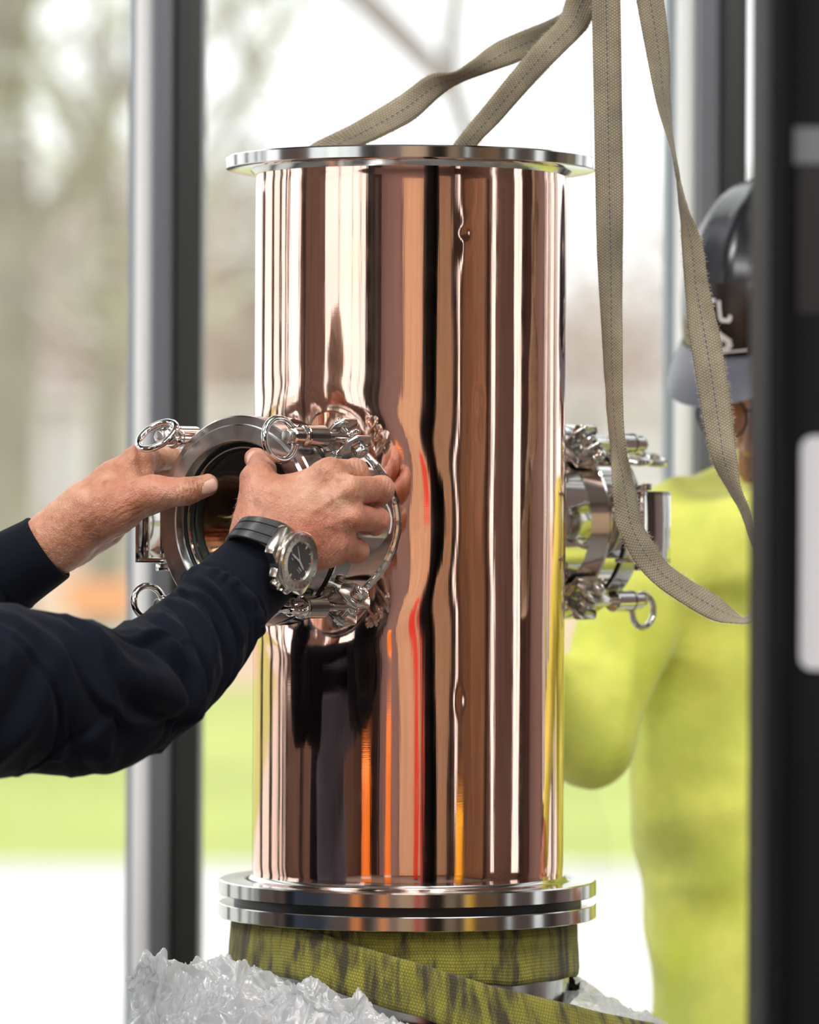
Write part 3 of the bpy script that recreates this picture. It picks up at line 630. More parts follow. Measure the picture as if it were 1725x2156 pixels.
for cx, cz, a0 in ((x1-rr, z1-rr, 0), (x0+rr, z1-rr, 90), (x0+rr, z0+rr, 180), (x1-rr, z0+rr, 270)):
    for i in range(5): a = math.radians(a0+i*22.5); rp.append((cx+rr*math.cos(a), cz+rr*math.sin(a)))
def plate(poly, y0, y1): return MB().prism([(x, z) for x, z in poly], -y1, -y0, Matrix.Rotation(math.pi/2, 4, 'X'))
plate(rp, -.0462, -.045).build('label_plate', simple('white_label', (.62, .64, .68), .35), MAST, label='white rounded label')
g0 = mpt(1672, 345, -1.245); g1 = mpt(1672, 268, -1.245)
plate([(g0.x, g0.z), (g0.x+.06, g0.z), (g0.x+.06, g1.z), (g0.x, g1.z)], -.0462, -.045).build('small_plate', simple('worn_grey_label', (.16, .17, .19), .4), MAST, label='small worn grey plate')
g0 = mpt(1680, 660, -1.245); g1 = mpt(1680, 350, -1.245)
plate([(g0.x, g0.z), (g0.x+.06, g0.z), (g0.x+.06, g1.z), (g0.x, g1.z)], -.0458, -.045).build('dark_plate', simple('faded_black_plate', (.010, .011, .014), .4), MAST, label='faded dark plate')
# ---------------------------------------------------------------- olive slings round the pipe
def sling(f, name, label, n=220, w=.05, loops=1.0, a0=-math.pi*.98, a1=math.pi*.98):
    S = []
    for i in range(n+1):
        a = a0+(a1-a0)*i/n; zt, zb, r = f(a); S.append(((r[1]*math.sin(a), -r[1]*math.cos(a), zb), (r[0]*math.sin(a), -r[0]*math.cos(a), zt)))
    base = Vector((0, -.15, 1.1)); o = ribbon(S, name, M_SLING, thick=.0035, n_sub=1, fuzz=False, loc0=base, cross=9); o.location = base
    return props(o, label, 'sling', 'olive slings under the flange')
# angle measured from the camera side, positive to the right
def f1(a):
    w_ = .0012*math.sin(a*7)+.0007*math.sin(a*17)
    return 1.1440+w_*.3, 1.1000-.004*math.sin(a)+w_, (.1475+w_*.4, .1500+w_)
sling(f1, 'web_sling', 'dark olive webbing sling wrapped level round the pipe under the flange, right')
def f2(a):
    w_ = .0010*math.sin(a*9+1)+.0005*math.sin(a*23); zt = 1.1236-.0465*(a+.06)
    zt = 1.1440-.004*math.log(1+math.exp((1.1440-zt)/.004)); e = max(0, min(1, (a+1.2)/2)); wd = .040+.008*e
    g = .055*max(0, a-.35)**1.5; return zt+w_*.5, zt-wd+w_, (.1530+.006*e+g, .1560+.018*e+w_+g)
sling(f2, 'web_sling', 'olive webbing sling crossing in front, slanting down to the right over the plastic wrap', a0=-math.pi*.62, a1=1.50)
# ---------------------------------------------------------------- wrapped bundle below
BUN = empty('wrapped_bundle', (0, 0, .14), 'bundle wrapped in crumpled clear stretch film under the slings', 'bundle')
nA, nB = 260, 150; V = []
for j in range(nB):
    f = j/(nB-1)
    for i in range(nA):
        a = 2*math.pi*i/nA
        if f < .35: r = .150+(f/.35)*.065; z = 1.088-.038*(f/.35)**1.3
        else: g = (f-.35)/.65; r = .215+.04*math.sin(g*3); z = 1.050-g*.90
        z -= .026*max(0, -math.sin(a-.35))**1.0; v = Vector((math.cos(a)*r, math.sin(a)*r, z)); n1 = noise.noise(v*14); n2 = 1-abs(noise.noise(v*38+Vector((3, 1, 2))))*2; n3 = 1-abs(noise.noise(v*90))*2
        d = .007*n1+.004*n2+.0016*n3
        V.append(v+Vector((math.cos(a)*(.4 if f < .35 else 1)*d, math.sin(a)*(.4 if f < .35 else 1)*d, d*(1 if f < .35 else .25)-.14)))
Fs = [(j*nA+i, j*nA+(i+1) % nA, (j+1)*nA+(i+1) % nA, (j+1)*nA+i) for j in range(nB-1) for i in range(nA)]
mesh_np('wrapped_body', V, [tuple(reversed(f)) for f in Fs], M_WRAP, BUN)
# loose crumpled film heaped over its left and right
def crumple(cx, cy, cz, rx, ry, rz, seed, n=190, amp=1.0, m=M_FILM, name='film_crumple'):
    u, v = np.meshgrid(np.linspace(-1, 1, n), np.linspace(-1, 1, n)); rr_ = np.sqrt(u*u+v*v); r = np.random.RandomState(seed)
    def rid(fx, fy, k):
        s_ = 0
        for q_ in range(3):
            a = r.uniform(-.7, .7); uu = u*math.cos(a)-v*math.sin(a); vv = u*math.sin(a)+v*math.cos(a)
            s_ = s_+1-2*np.abs(np.sin(uu*fx*r.uniform(.7, 1.3)+r.uniform(0, 6)+1.6*np.sin(vv*fy+r.uniform(0, 6)+np.sin(uu*fx*.6+q_))))
        return s_/3*k
    x = u*rx+rid(2.2, 2, .012)*amp+rid(5, 4, .005)*amp; y = v*ry+rid(2.4, 2, .012)*amp
    z = rz*(1-np.minimum(1, rr_)**1.7)-np.maximum(0, rr_-1)*rz*.9+(rid(3, 2, .013)+rid(8, 3.5, .0065)+rid(19, 7, .0028)+rid(40, 12, .0011))*amp
    V = np.stack([cx+x, cy+y, cz+z-.14], -1).reshape(-1, 3); i_, j_ = np.meshgrid(np.arange(n-1), np.arange(n-1), indexing='ij')
    Fq = np.stack([i_*n+j_, i_*n+j_+1, (i_+1)*n+j_+1, (i_+1)*n+j_], -1).reshape(-1, 4); return mesh_np(name, V, Fq, m, BUN)
crumple(-.145, -.130, 1.070, .080, .080, .056, 1)
crumple(-.155, -.150, 1.070, .070, .060, .052, 2)
crumple(-.140, -.185, 1.058, .085, .045, .042, 3)
crumple(-.100, -.198, 1.068, .060, .030, .040, 4)
crumple(-.115, -.215, 1.025, .095, .040, .040, 5)
crumple(-.205, -.125, 1.088, .022, .030, .034, 6, 90, .8)
crumple(-.206, -.130, 1.052, .022, .030, .026, 7, 90, .8)
crumple(-.220, -.125, 1.105, .012, .020, .020, 13, 70, .6)
crumple(-.215, -.130, 1.030, .030, .030, .030, 14, 90, .8)
crumple(-.060, -.202, 1.060, .050, .026, .034, 11, 120, .9)
crumple(-.025, -.210, 1.040, .060, .028, .030, 12, 120, .9)
crumple(-.080, -.196, 1.078, .036, .020, .030, 15, 120, .7)
crumple(-.045, -.200, 1.070, .036, .020, .028, 16, 120, .7)
crumple(-.015, -.206, 1.056, .036, .020, .026, 17, 120, .7)
crumple(.150, -.010, 1.056, .075, .060, .026, 8, 150, .45)
crumple(.180, -.020, 1.035, .060, .070, .026, 9, 150, .45)
crumple(.120, -.150, 1.006, .090, .050, .026, 10, 150, .5)
# pallet it stands on
PAL = empty('wooden_pallet', (0, 0, 0), 'wooden pallet on the floor carrying the wrapped bundle', 'pallet')
M_PAL = simple('pallet_wood', (.42, .28, .16), .8, 0, 14, .25)
for x in (-.24, 0, .19): MB().box((x-.05, -.3, .0), (x+.05, .3, .105)).build('bearer', M_PAL, PAL, bevel=.003)
for i in range(6): MB().box((-.30, -.3+i*.10, .106), (.25, -.3+i*.10+.075, .128)).build('board', M_PAL, PAL, bevel=.003)
# ---------------------------------------------------------------- implicit surfaces for bodies
def grid_net(f, lo, hi, h, coarse=4):
    """surface nets of f(points)->distance, evaluated only near the surface"""
    lo = np.array(lo, float); n = np.ceil((np.array(hi)-lo)/h).astype(int)+1; n = ((n+coarse-1)//coarse)*coarse+1
    cn = (n-1)//coarse+1; cg = np.stack(np.meshgrid(*[lo[k]+np.arange(cn[k])*h*coarse for k in range(3)], indexing='ij'), -1)
    cd = f(cg.reshape(-1, 3).astype(np.float32)).reshape(cn); G = np.empty(n, np.float32)
    near = np.abs(cd) < h*coarse*2.3
    # blocks touching the surface
    blk = np.zeros(cn-1, bool)
    for i in (0, 1):
        for j in (0, 1):
            for k in (0, 1): blk |= near[i:i+cn[0]-1, j:j+cn[1]-1, k:k+cn[2]-1]
    up = np.repeat(np.repeat(np.repeat(cd, coarse, 0), coarse, 1), coarse, 2)[:n[0], :n[1], :n[2]]; G[:] = up
    m = np.zeros(n, bool); bb = np.repeat(np.repeat(np.repeat(blk, coarse, 0), coarse, 1), coarse, 2)
    m[:bb.shape[0], :bb.shape[1], :bb.shape[2]] = bb
    for ax in range(3):
        sl = [slice(None)]*3; sl2 = [slice(None)]*3; sl[ax] = slice(1, None); sl2[ax] = slice(0, -1); mm = m.copy(); mm[tuple(sl)] |= m[tuple(sl2)]; m = mm
    idx = np.argwhere(m); pts = (lo+idx*h).astype(np.float32); val = np.concatenate([f(pts[i:i+400000]) for i in range(0, len(pts), 400000)]); G[m] = val
    S = G < 0; a = np.array(n)-1; acc = np.zeros((*a, 3), np.float32); cnt = np.zeros(a, np.float32)
    for ax in range(3):
        o = [x for x in range(3) if x != ax]
        for d0 in (0, 1):
            for d1 in (0, 1):
                s = [0, 0, 0]; s[o[0]] = d0; s[o[1]] = d1; e = list(s); e[ax] += 1
                g0 = G[s[0]:s[0]+a[0], s[1]:s[1]+a[1], s[2]:s[2]+a[2]]; g1 = G[e[0]:e[0]+a[0], e[1]:e[1]+a[1], e[2]:e[2]+a[2]]
                x = (g0 < 0) != (g1 < 0); t = np.where(x, g0/np.where(x, g0-g1, 1), 0)
                for k in range(3): acc[..., k] += np.where(x, (t if k == ax else s[k]), 0)
                cnt += x
    has = cnt > 0; ids = -np.ones(a, np.int64); ids[has] = np.arange(has.sum())
    V = lo+(np.argwhere(has)+acc[has]/cnt[has][:, None])*h; Fs = []
    for ax in range(3):
        o = [(ax+1) % 3, (ax+2) % 3]; sl = [slice(1, a[k]) for k in range(3)]; sl[ax] = slice(0, a[ax])
        s1 = list(sl); s1[ax] = slice(1, a[ax]+1); A = S[tuple(sl)]; B = S[tuple(s1)]; x = A != B; w_ = np.argwhere(x)
        if not len(w_): continue
        p = w_+np.array([0 if k == ax else 1 for k in range(3)]); e0 = np.zeros(3, int); e0[o[0]] = 1; e1 = np.zeros(3, int); e1[o[1]] = 1
        q_ = [p-e0-e1, p-e1, p, p-e0]; q4 = np.stack([ids[t[:, 0], t[:, 1], t[:, 2]] for t in q_], 1); inside = A[x]
        q4[~inside] = q4[~inside][:, ::-1]; Fs.append(q4)
    Fq = np.concatenate(Fs); Fq = Fq[(Fq >= 0).all(1)]
    return V.astype(np.float32), Fq
def gradn(f, V, e=.0006):
    g = np.stack([f(V+np.eye(3, dtype=np.float32)[k]*e)-f(V-np.eye(3, dtype=np.float32)[k]*e) for k in range(3)], 1)
    return g/np.maximum(1e-9, np.linalg.norm(g, axis=1))[:, None]
def cap(p, a, b, ra, rb):
    """tapered capsule distance (cheap form)"""
    a = np.array(a, np.float32); b = np.array(b, np.float32); ba = b-a; pa = p-a; L = float(ba @ ba)+1e-12
    t = np.clip(pa @ ba/L, 0, 1); return np.linalg.norm(pa-t[:, None]*ba, axis=1)-(ra+(rb-ra)*t)
def ell(p, c, r, M=None):
    q_ = p-np.array(c, np.float32)
    if M is not None: q_ = q_ @ np.array(M, np.float32)
    r = np.array(r, np.float32); k0 = np.linalg.norm(q_/r, axis=1); k1 = np.linalg.norm(q_/(r*r), axis=1); return k0*(k0-1)/np.maximum(k1, 1e-6)
def smin(a, b, k): h_ = np.clip(.5+.5*(b-a)/k, 0, 1); return b+(a-b)*h_-k*h_*(1-h_)
def smax(a, b, k): return -smin(-a, -b, k)
def pn(V, s, seed=0):
    """cheap smooth noise from sines"""
    r = np.random.RandomState(seed); o = np.zeros(len(V), np.float32)
    for i in range(7):
        d = r.normal(size=3); d /= np.linalg.norm(d); o += np.sin(V @ (d*s*(.6+.9*r.rand())).astype(np.float32)+r.uniform(0, 6.3))
    return o/7*2
class Hand:
    def __init__(s): s.palm = []; s.fing = []; s.nails = []; s.knk = []; s.tend = []; s.crease = []
    def J(s, l): return [np.array(P(x, y, d), np.float32) for x, y, d, *_ in l], [q_[3] for q_ in l]
    def f(s, p):
        d = None
        for a, b, ra, rb, k in s.palm:
            c = cap(p, a, b, ra, rb); d = c if d is None else smin(d, c, k)
        out = d
        for pts, rs, kk in s.fing:
            g = None
            for i in range(len(pts)-1):
                c = cap(p, pts[i], pts[i+1], rs[i], rs[i+1]); g = c if g is None else smin(g, c, .0035)
            out = smin(out, smin(d, g, kk), .0012)
        return out
    def detail(s, V, N):
        d = np.zeros(len(V), np.float32)
        for c, r, h_ in s.knk: d += h_*np.exp(-(np.linalg.norm(V-np.array(c), axis=1)/r)**2)
        for a, b, wd, h_ in s.tend:
            a = np.array(a, np.float32); b = np.array(b, np.float32); ba = b-a; t = np.clip((V-a) @ ba/(ba @ ba), 0, 1)
            dd = np.linalg.norm(V-(a+t[:, None]*ba), axis=1); d += h_*np.exp(-(dd/wd)**2)*np.sin(np.pi*np.clip(t, .04, .96))**.5
        for c, ax, r, sp, h_ in s.crease:
            ax = np.array(ax, np.float32); ax /= np.linalg.norm(ax); q_ = V-np.array(c); u = q_ @ ax; m = np.exp(-(np.linalg.norm(q_, axis=1)/r)**4)
            wob = .0012*pn(V, 330, 4); d += -h_*m*np.maximum(0, np.cos((u+wob)/sp*2*np.pi))**3
        d += .00034*pn(V, 260, 1)+.00018*pn(V, 700, 2)+.00008*pn(V, 1500, 3)
        return d
    def mesh(s, h=.0011):
        pts = np.concatenate([[a, b] for a, b, *_ in s.palm]+[np.array(x[0]) for x in s.fing]); lo = pts.min(0)-.026; hi = pts.max(0)+.026
        V, Fq = grid_net(s.f, lo, hi, h)
        for _ in range(2):
            N = gradn(s.f, V); V = V-N*np.clip(s.f(V), -h, h)[:, None]
        return (V+N*s.detail(V, N)[:, None]).astype(np.float32), Fq
def nail_mesh(c, ax, nr, L=.0115, W=.0105, R_=.0095):
    """curved nail plate: centre, direction to the fingertip, outward normal"""
    c = Vector(c); ax = Vector(ax).normalized(); nr = Vector(nr); nr = (nr-ax*nr.dot(ax)).normalized(); sd = ax.cross(nr)
    V = []; n = 15
    for j in range(n):
        for i in range(n):
            u = i/(n-1)*2-1; v = j/(n-1)*2-1; uu = u*math.sqrt(1-v*v/2*.75) ; vv = v*math.sqrt(1-u*u/2*.75); a = uu*W/2/R_*1.02
            edge = max(abs(u), abs(v))**6
            V.append(c+ax*vv*L/2+sd*math.sin(a)*R_+nr*((math.cos(a)-1)*R_-.0011*vv*vv+.0004-edge*.0007))
    return MB().add(V, [(j*n+i, j*n+i+1, (j+1)*n+i+1, (j+1)*n+i) for j in range(n-1) for i in range(n-1)])
# ---- right hand (watch hand); pixel x, pixel y, depth, radius
dO = .022
rh = Hand()
def pp(x, y, d): return np.array(P(x, y, d+dO), np.float32)
W1, W2 = pp(549, 1130, -.282), pp(592, 1160, -.281)
rh.palm = [(pp(505, 1215, -.300), W1, .0175, .0200, .01), (pp(545, 1245, -.300), W2, .0175, .0190, .015), (pp(470, 1285, -.318), pp(530, 1210, -.290), .018, .020, .02),
    (W1, pp(560, 1050, -.280), .0205, .0175, .012), (W1, pp(692, 998, -.290), .020, .0112, .014), (pp(570, 1130, -.289), pp(732, 1036, -.302), .0185, .0112, .014),
    (pp(590, 1150, -.289), pp(738, 1090, -.301), .0185, .0110, .014), (W2, pp(716, 1140, -.291), .019, .0112, .014), (pp(625, 1150, -.278), pp(690, 1150, -.284), .0170, .0165, .014),
    (pp(620, 1050, -.279), pp(690, 1040, -.281), .0165, .0150, .02), (pp(547, 1085, -.276), pp(541, 1010, -.270), .0165, .0128, .012)]
rh.fing = [([pp(541, 1010, -.270), pp(553, 990, -.252), pp(539, 966, -.229)], [.0128, .0108, .0096], .006),
    ([pp(690, 998, -.290), pp(748, 993, -.266), pp(754, 1004, -.240), pp(742, 1012, -.222)], [.0122, .0108, .0098, .0088], .007),
    ([pp(734, 1034, -.301), pp(804, 1029, -.262), pp(797, 1040, -.232), pp(780, 1048, -.216)], [.0122, .0104, .0096, .0088], .004),
    ([pp(740, 1088, -.300), pp(796, 1094, -.264), pp(790, 1102, -.236), pp(772, 1106, -.218)], [.0116, .0097, .0092, .0084], .004),
    ([pp(718, 1142, -.290), pp(752, 1160, -.264), pp(750, 1163, -.244), pp(738, 1166, -.228)], [.0106, .0096, .0088, .0082], .004)]
k_ = lambda x, y, d: pp(x, y, d)
rh.knk = [(k_(700, 985, -.304), .010, .0012), (k_(738, 1027, -.314), .010, .0020), (k_(744, 1090, -.313), .010, .0020), (k_(722, 1142, -.303), .009, .0010), (k_(532, 985, -.284), .011, .0015), (k_(812, 1026, -.270), .007, .0006),
    (k_(738, 1061, -.308), .008, -.0030), (k_(732, 1118, -.305), .008, -.0026), (k_(690, 1018, -.305), .008, -.0010)]
rh.tend = [(k_(600, 1090, -.305), k_(700, 990, -.305), .0030, .0006), (k_(610, 1110, -.308), k_(735, 1030, -.315), .0026, .0008), (k_(625, 1130, -.308), k_(740, 1088, -.313), .0026, .0007), (k_(640, 1155, -.303), k_(718, 1140, -.303), .0026, .0006),
    (k_(560, 1060, -.296), k_(640, 1010, -.300), .0018, .0006), (k_(640, 1010, -.3), k_(672, 1060, -.307), .0016, .0006), (k_(575, 1110, -.303), k_(660, 1075, -.308), .0016, .0006), (k_(660, 1075, -.308), k_(705, 1110, -.311), .0015, .0005)]
rh.crease = [(k_(752, 988, -.276), (1, -.1, .2), .011, .0030, 0.00085), (k_(812, 1028, -.270), (1, 0, 0), .010, .0028, 0.00059), (k_(804, 1094, -.270), (1, 0, 0), .009, .0028, 0.00051), (k_(728, 1032, -.314), (1, 0, .5), .010, .0026, 0.00059),
    (k_(700, 1160, -.300), (1, 0, -.9), .016, .0026, 0.00051), (k_(742, 1155, -.275), (1, 0, -.3), .010, .0028, .0004), (k_(560, 1080, -.300), (.3, 0, 1), .020, .0030, .00018)]
# ---- left hand
lh = Hand()
def pl(x, y, d): return np.array(P(x, y, d), np.float32)
lh.palm = [(pl(30, 1200, -.132), pl(98, 1150, -.134), .0150, .0200, .01), (pl(70, 1180, -.126), pl(130, 1152, -.124), .0140, .0180, .012), (pl(100, 1142, -.137), pl(290, 972, -.128), .0195, .0128, .014),
    (pl(115, 1135, -.140), pl(180, 1070, -.142), .0205, .0215, .014), (pl(125, 1145, -.135), pl(232, 1072, -.150), .0195, .0205, .014), (pl(232, 1072, -.150), pl(322, 1040, -.166), .0205, .0142, .014),
    (pl(150, 1110, -.12), pl(282, 1003, -.108), .020, .0130, .014), (pl(150, 1125, -.115), pl(272, 1038, -.098), .018, .0125, .014), (pl(150, 1140, -.110), pl(258, 1072, -.090), .017, .0120, .014), (pl(165, 1128, -.11), pl(222, 1112, -.094), .0165, .0145, .014), (pl(240, 1020, -.135), pl(300, 1020, -.135), .016, .010, .014)]
lh.fing = [([pl(318, 1040, -.166), pl(394, 1034, -.181), pl(436, 1021, -.177)], [.0142, .0113, .0096], .010),
    ([pl(288, 972, -.128), pl(352, 962, -.080), pl(372, 968, -.048), pl(378, 985, -.03)], [.0128, .0108, .0098, .0088], .006),
    ([pl(280, 1003, -.108), pl(330, 1000, -.062), pl(350, 1004, -.030), pl(358, 1010, -.012)], [.0120, .0108, .0098, .0088], .006),
    ([pl(270, 1038, -.098), pl(316, 1040, -.054), pl(334, 1042, -.024), pl(344, 1046, -.006)], [.0115, .0104, .0094, .0084], .006),
    ([pl(256, 1072, -.090), pl(296, 1078, -.056), pl(312, 1080, -.032), pl(320, 1082, -.018)], [.0105, .0094, .0086, .0078], .006)]
lh.knk = [(pl(396, 1030, -.193), .009, .0008), (pl(322, 1032, -.182), .012, .0012), (pl(290, 958, -.138), .010, .0010), (pl(325, 1000, -.150), .010, -.0020), (pl(300, 985, -.145), .010, -.0012), (pl(423, 1000, -.188), .005, -.0006)]
lh.tend = [(pl(180, 1060, -.168), pl(300, 1020, -.172), .0026, .0008), (pl(150, 1045, -.155), pl(285, 965, -.142), .0026, .0008), (pl(100, 1130, -.168), pl(190, 1080, -.168), .0022, .0007)]
lh.crease = [(pl(394, 1036, -.192), (1, 0, .12), .012, .0034, 0.00136), (pl(416, 1042, -.188), (1, 0, .3), .007, .0030, .0004), (pl(285, 1085, -.165), (.55, 0, -1), .022, .0048, .0006), (pl(230, 1110, -.150), (.5, 0, -1), .020, .0050, .0006), (pl(332, 1005, -.150), (.9, 0, .5), .010, .0036, .0005)]
# ---- heads and trunks
def head_f(c, R3, hair=False):
    """c: centre of the head, R3 rows: head axes (right, forward, up) as world vectors; returns distance function"""
    A = np.array(R3, np.float32).T; c = np.array(c, np.float32)
    def f(p):
        q_ = (p-c) @ A
        d = ell(q_, (0, -.005, .035), (.077, .096, .088)); d = smin(d, ell(q_, (0, .030, -.045), (.056, .062, .068)), .03)
        d = smin(d, ell(q_, (0, .062, -.098), (.022, .020, .018)), .022)
        for s in (-1, 1):
            d = smin(d, ell(q_, (s*.036, .060, -.020), (.022, .022, .018)), .014); d = smin(d, cap(q_, (s*.012, .084, .018), (s*.046, .070, .020), .010, .008), .010)
            d = smax(d, -ell(q_, (s*.032, .096, .002), (.016, .014, .011)), .008); d = smin(d, ell(q_, (s*.032, .074, .001), (.013, .013, .011)), .002)
            d = smin(d, smax(ell(q_, (s*.080, -.008, -.008), (.010, .020, .032)), -ell(q_, (s*.092, -.002, -.008), (.008, .012, .020)), .004), .004)
            d = smin(d, ell(q_, (s*.013, .098, -.036), (.009, .010, .008)), .006)
        d = smin(d, cap(q_, (0, .086, .008), (0, .108, -.030), .008, .0115), .008)
        d = smin(d, ell(q_, (0, .088, -.062), (.024, .010, .0065)), .005); d = smin(d, ell(q_, (0, .086, -.075), (.020, .010, .0070)), .005)
        d = smax(d, -cap(q_, (-.022, .094, -.0685), (.022, .094, -.0685), .0018, .0018), .003)
        return d
    return f
def chain(l, k=.03):
    def f(p):
        d = None
        for a, b, ra, rb in l:
            c = cap(p, a, b, ra, rb); d = c if d is None else smin(d, c, k)
        return d
    return f
def ucat(parts):
    Vs = []; Fs = []; n = 0
    for V, Fq in parts: Vs.append(V); Fs.append(Fq+n); n += len(V)
    return np.concatenate(Vs), np.concatenate(Fs)
def rot_axes(az, pitch, roll=0):
    """az 0 faces -y (camera), positive turns to +x; pitch down positive"""
    fwd = Vector((math.sin(az), -math.cos(az), 0)); fwd = (fwd*math.cos(pitch)-Vector((0, 0, math.sin(pitch)))).normalized(); right = fwd.cross(Vector((0, 0, 1))).normalized(); up = right.cross(fwd)
    Q = Matrix.Rotation(roll, 3, fwd); return [Q @ right, fwd, Q @ up]
def legs(cx, cy, az, hipz=.93, sp=.10):
    rt = Vector((math.cos(az), math.sin(az), 0)); fw = Vector((math.sin(az), -math.cos(az), 0)); out = []
    for s in (-1, 1):
        h = Vector((cx, cy, hipz))+rt*s*sp; kn = Vector((cx, cy, .50))+rt*s*(sp+.03)+fw*.03; an = Vector((cx, cy, .09))+rt*s*(sp+.045)-fw*.01; out.append((h, kn, an, fw))
    return out
def boots(root, lg):
    for h, kn, an, fw in lg:
        R3 = Matrix((fw.cross(Vector((0, 0, 1))), fw, Vector((0, 0, 1)))).transposed(); c = np.array(an)
        A = np.array([[*fw.cross(Vector((0, 0, 1)))], [*fw], [0, 0, 1]], np.float32).T
        def f(p):
            q_ = (p-c) @ A; d = cap(q_, (0, -.005, .12), (0, -.01, -.03), .055, .05); d = smin(d, cap(q_, (0, -.03, -.045), (0, .13, -.052), .045, .040), .03); return smax(d, -(q_[:, 2]+.088), .006)
        V, Fq = grid_net(f, c-np.array([.22, .22, .1]), c+np.array([.22, .22, .2]), .009); mesh_np('boot', V-np.array(root.location), Fq, M_BOOT, root)
def cloth_noise(V, N, amp, seed, stretch=(1, 1, .35)):
    q_ = V*np.array(stretch); q_ = (q_+.02*np.stack([pn(V, 14, seed+9), pn(V, 14, seed+10), pn(V, 14, seed+11)], 1)).astype(np.float32)
    d = pn(q_, 30, seed)*.5+pn(q_, 60, seed+1)*.3-np.abs(pn(q_, 45, seed+2))*.6; return V+N*(amp*d)[:, None]
# ================= worker at the left (only his arms reach into the frame)
shR = P(-420, 1480, -.60); elR = P(248, 1478, -.43); shL = P(-400, 1440, -.20); elL = P(-235, 1470, -.10)
ctr = Vector((-.62, -.42, 0)); A1 = rot_axes(math.radians(112), math.radians(18))
hc = Vector((-.56, -.46, 1.565)); neck = Vector((-.62, -.44, 1.41))
hf = head_f(hc, A1)
bodyf = chain([(neck-Vector((0, 0, .07)), hc-Vector((.03, 0, .05)), .060, .055)], .02)
def f1b(p): return smin(hf(p), bodyf(p), .02)
w1 = empty('person', (-.62, -.42, 0), 'person in dark navy sweatshirt and wristwatch reaching in from the left to grip the port', 'person')
o1 = Vector(w1.location)
parts = [rh.mesh(), lh.mesh(), grid_net(f1b, (-.80, -.66, 1.31), (-.40, -.26, 1.76), .004)]
coreV = grid_net(chain([(elR, P(470, 1285, -.296), .026, .018), (shR, elR, .04, .026), (shL, elL, .04, .032), (elL, P(20, 1205, -.135), .030, .020), (shR, shL, .045, .045), ((neck.x, neck.y, 1.30), (-.62, -.42, .95), .08, .10), (neck, (neck.x, neck.y, 1.30), .055, .06)], .02), (-.90, -.80, .80), (-.10, .10, 1.50), .012); parts.append(coreV)
V, Fq = ucat(parts); SK = mesh_np('body', V-np.array(o1), Fq, M_SKIN, w1)
nl = nail_mesh(P(438, 1022, -.1872), P(460, 1017, -.179)-P(415, 1027, -.184), (.05, -1, .12), .0165, .0140, .0100); nl.v = [tuple(Vector(v)-o1) for v in nl.v]; nl.build('fingernail', M_NAIL, w1, 60)
nl = nail_mesh(P(526, 960, -.229+dO-.0128), P(533, 945, -.222)-P(545, 985, -.249), (-.55, -1, .30), .0145, .0125, .0094); nl.v = [tuple(Vector(v)-o1) for v in nl.v]; nl.build('fingernail', M_NAIL, w1, 60)
# fine pale hairs on the backs of the hands and the forearm
def hairs(hand, V, centre_list, n, seed, dirv):
    r = np.random.RandomState(seed); sel = np.zeros(len(V), bool)
    for c, rad in centre_list: sel |= np.linalg.norm(V-np.array(c), axis=1) < rad
    N = gradn(hand.f, V[sel]); Vs = V[sel]; ok_ = (N[:, 1] < .35); Vs = Vs[ok_]; N = N[ok_]; ii = r.randint(0, len(Vs), n); b = MB()
    for i in ii:
        p = Vector(Vs[i].tolist())-o1; nn = Vector(N[i].tolist()); d = (Vector(dirv)+Vector(r.normal(size=3)*.45)); d = (d-nn*d.dot(nn)*.8+nn*.35).normalized(); l = .003+.0045*r.rand()
        c2 = (d+Vector(r.normal(size=3)*.5)+nn*-.2).normalized(); wv = d.cross(Vector((0, 1, 0))).normalized()*.00003
        p1 = p+d*l*.5; p2 = p1+c2*l*.5; b.add([p-wv, p+wv, p1+wv, p1-wv, p2], [(0, 1, 2, 3), (3, 2, 4)])
    o = b.build('hair', M_HAIR, w1, smooth=False); o['kind'] = 'stuff'; return o
hairs(rh, parts[0][0], [(pp(600, 1090, -.30), .035), (pp(670, 1090, -.30), .03), (pp(540, 1080, -.29), .025), (pp(650, 1150, -.3), .025)], 520, 1, (.6, -.1, -.7))
hairs(lh, parts[1][0], [(pl(120, 1120, -.15), .045), (pl(200, 1050, -.15), .035)], 520, 2, (.7, -.2, .2))
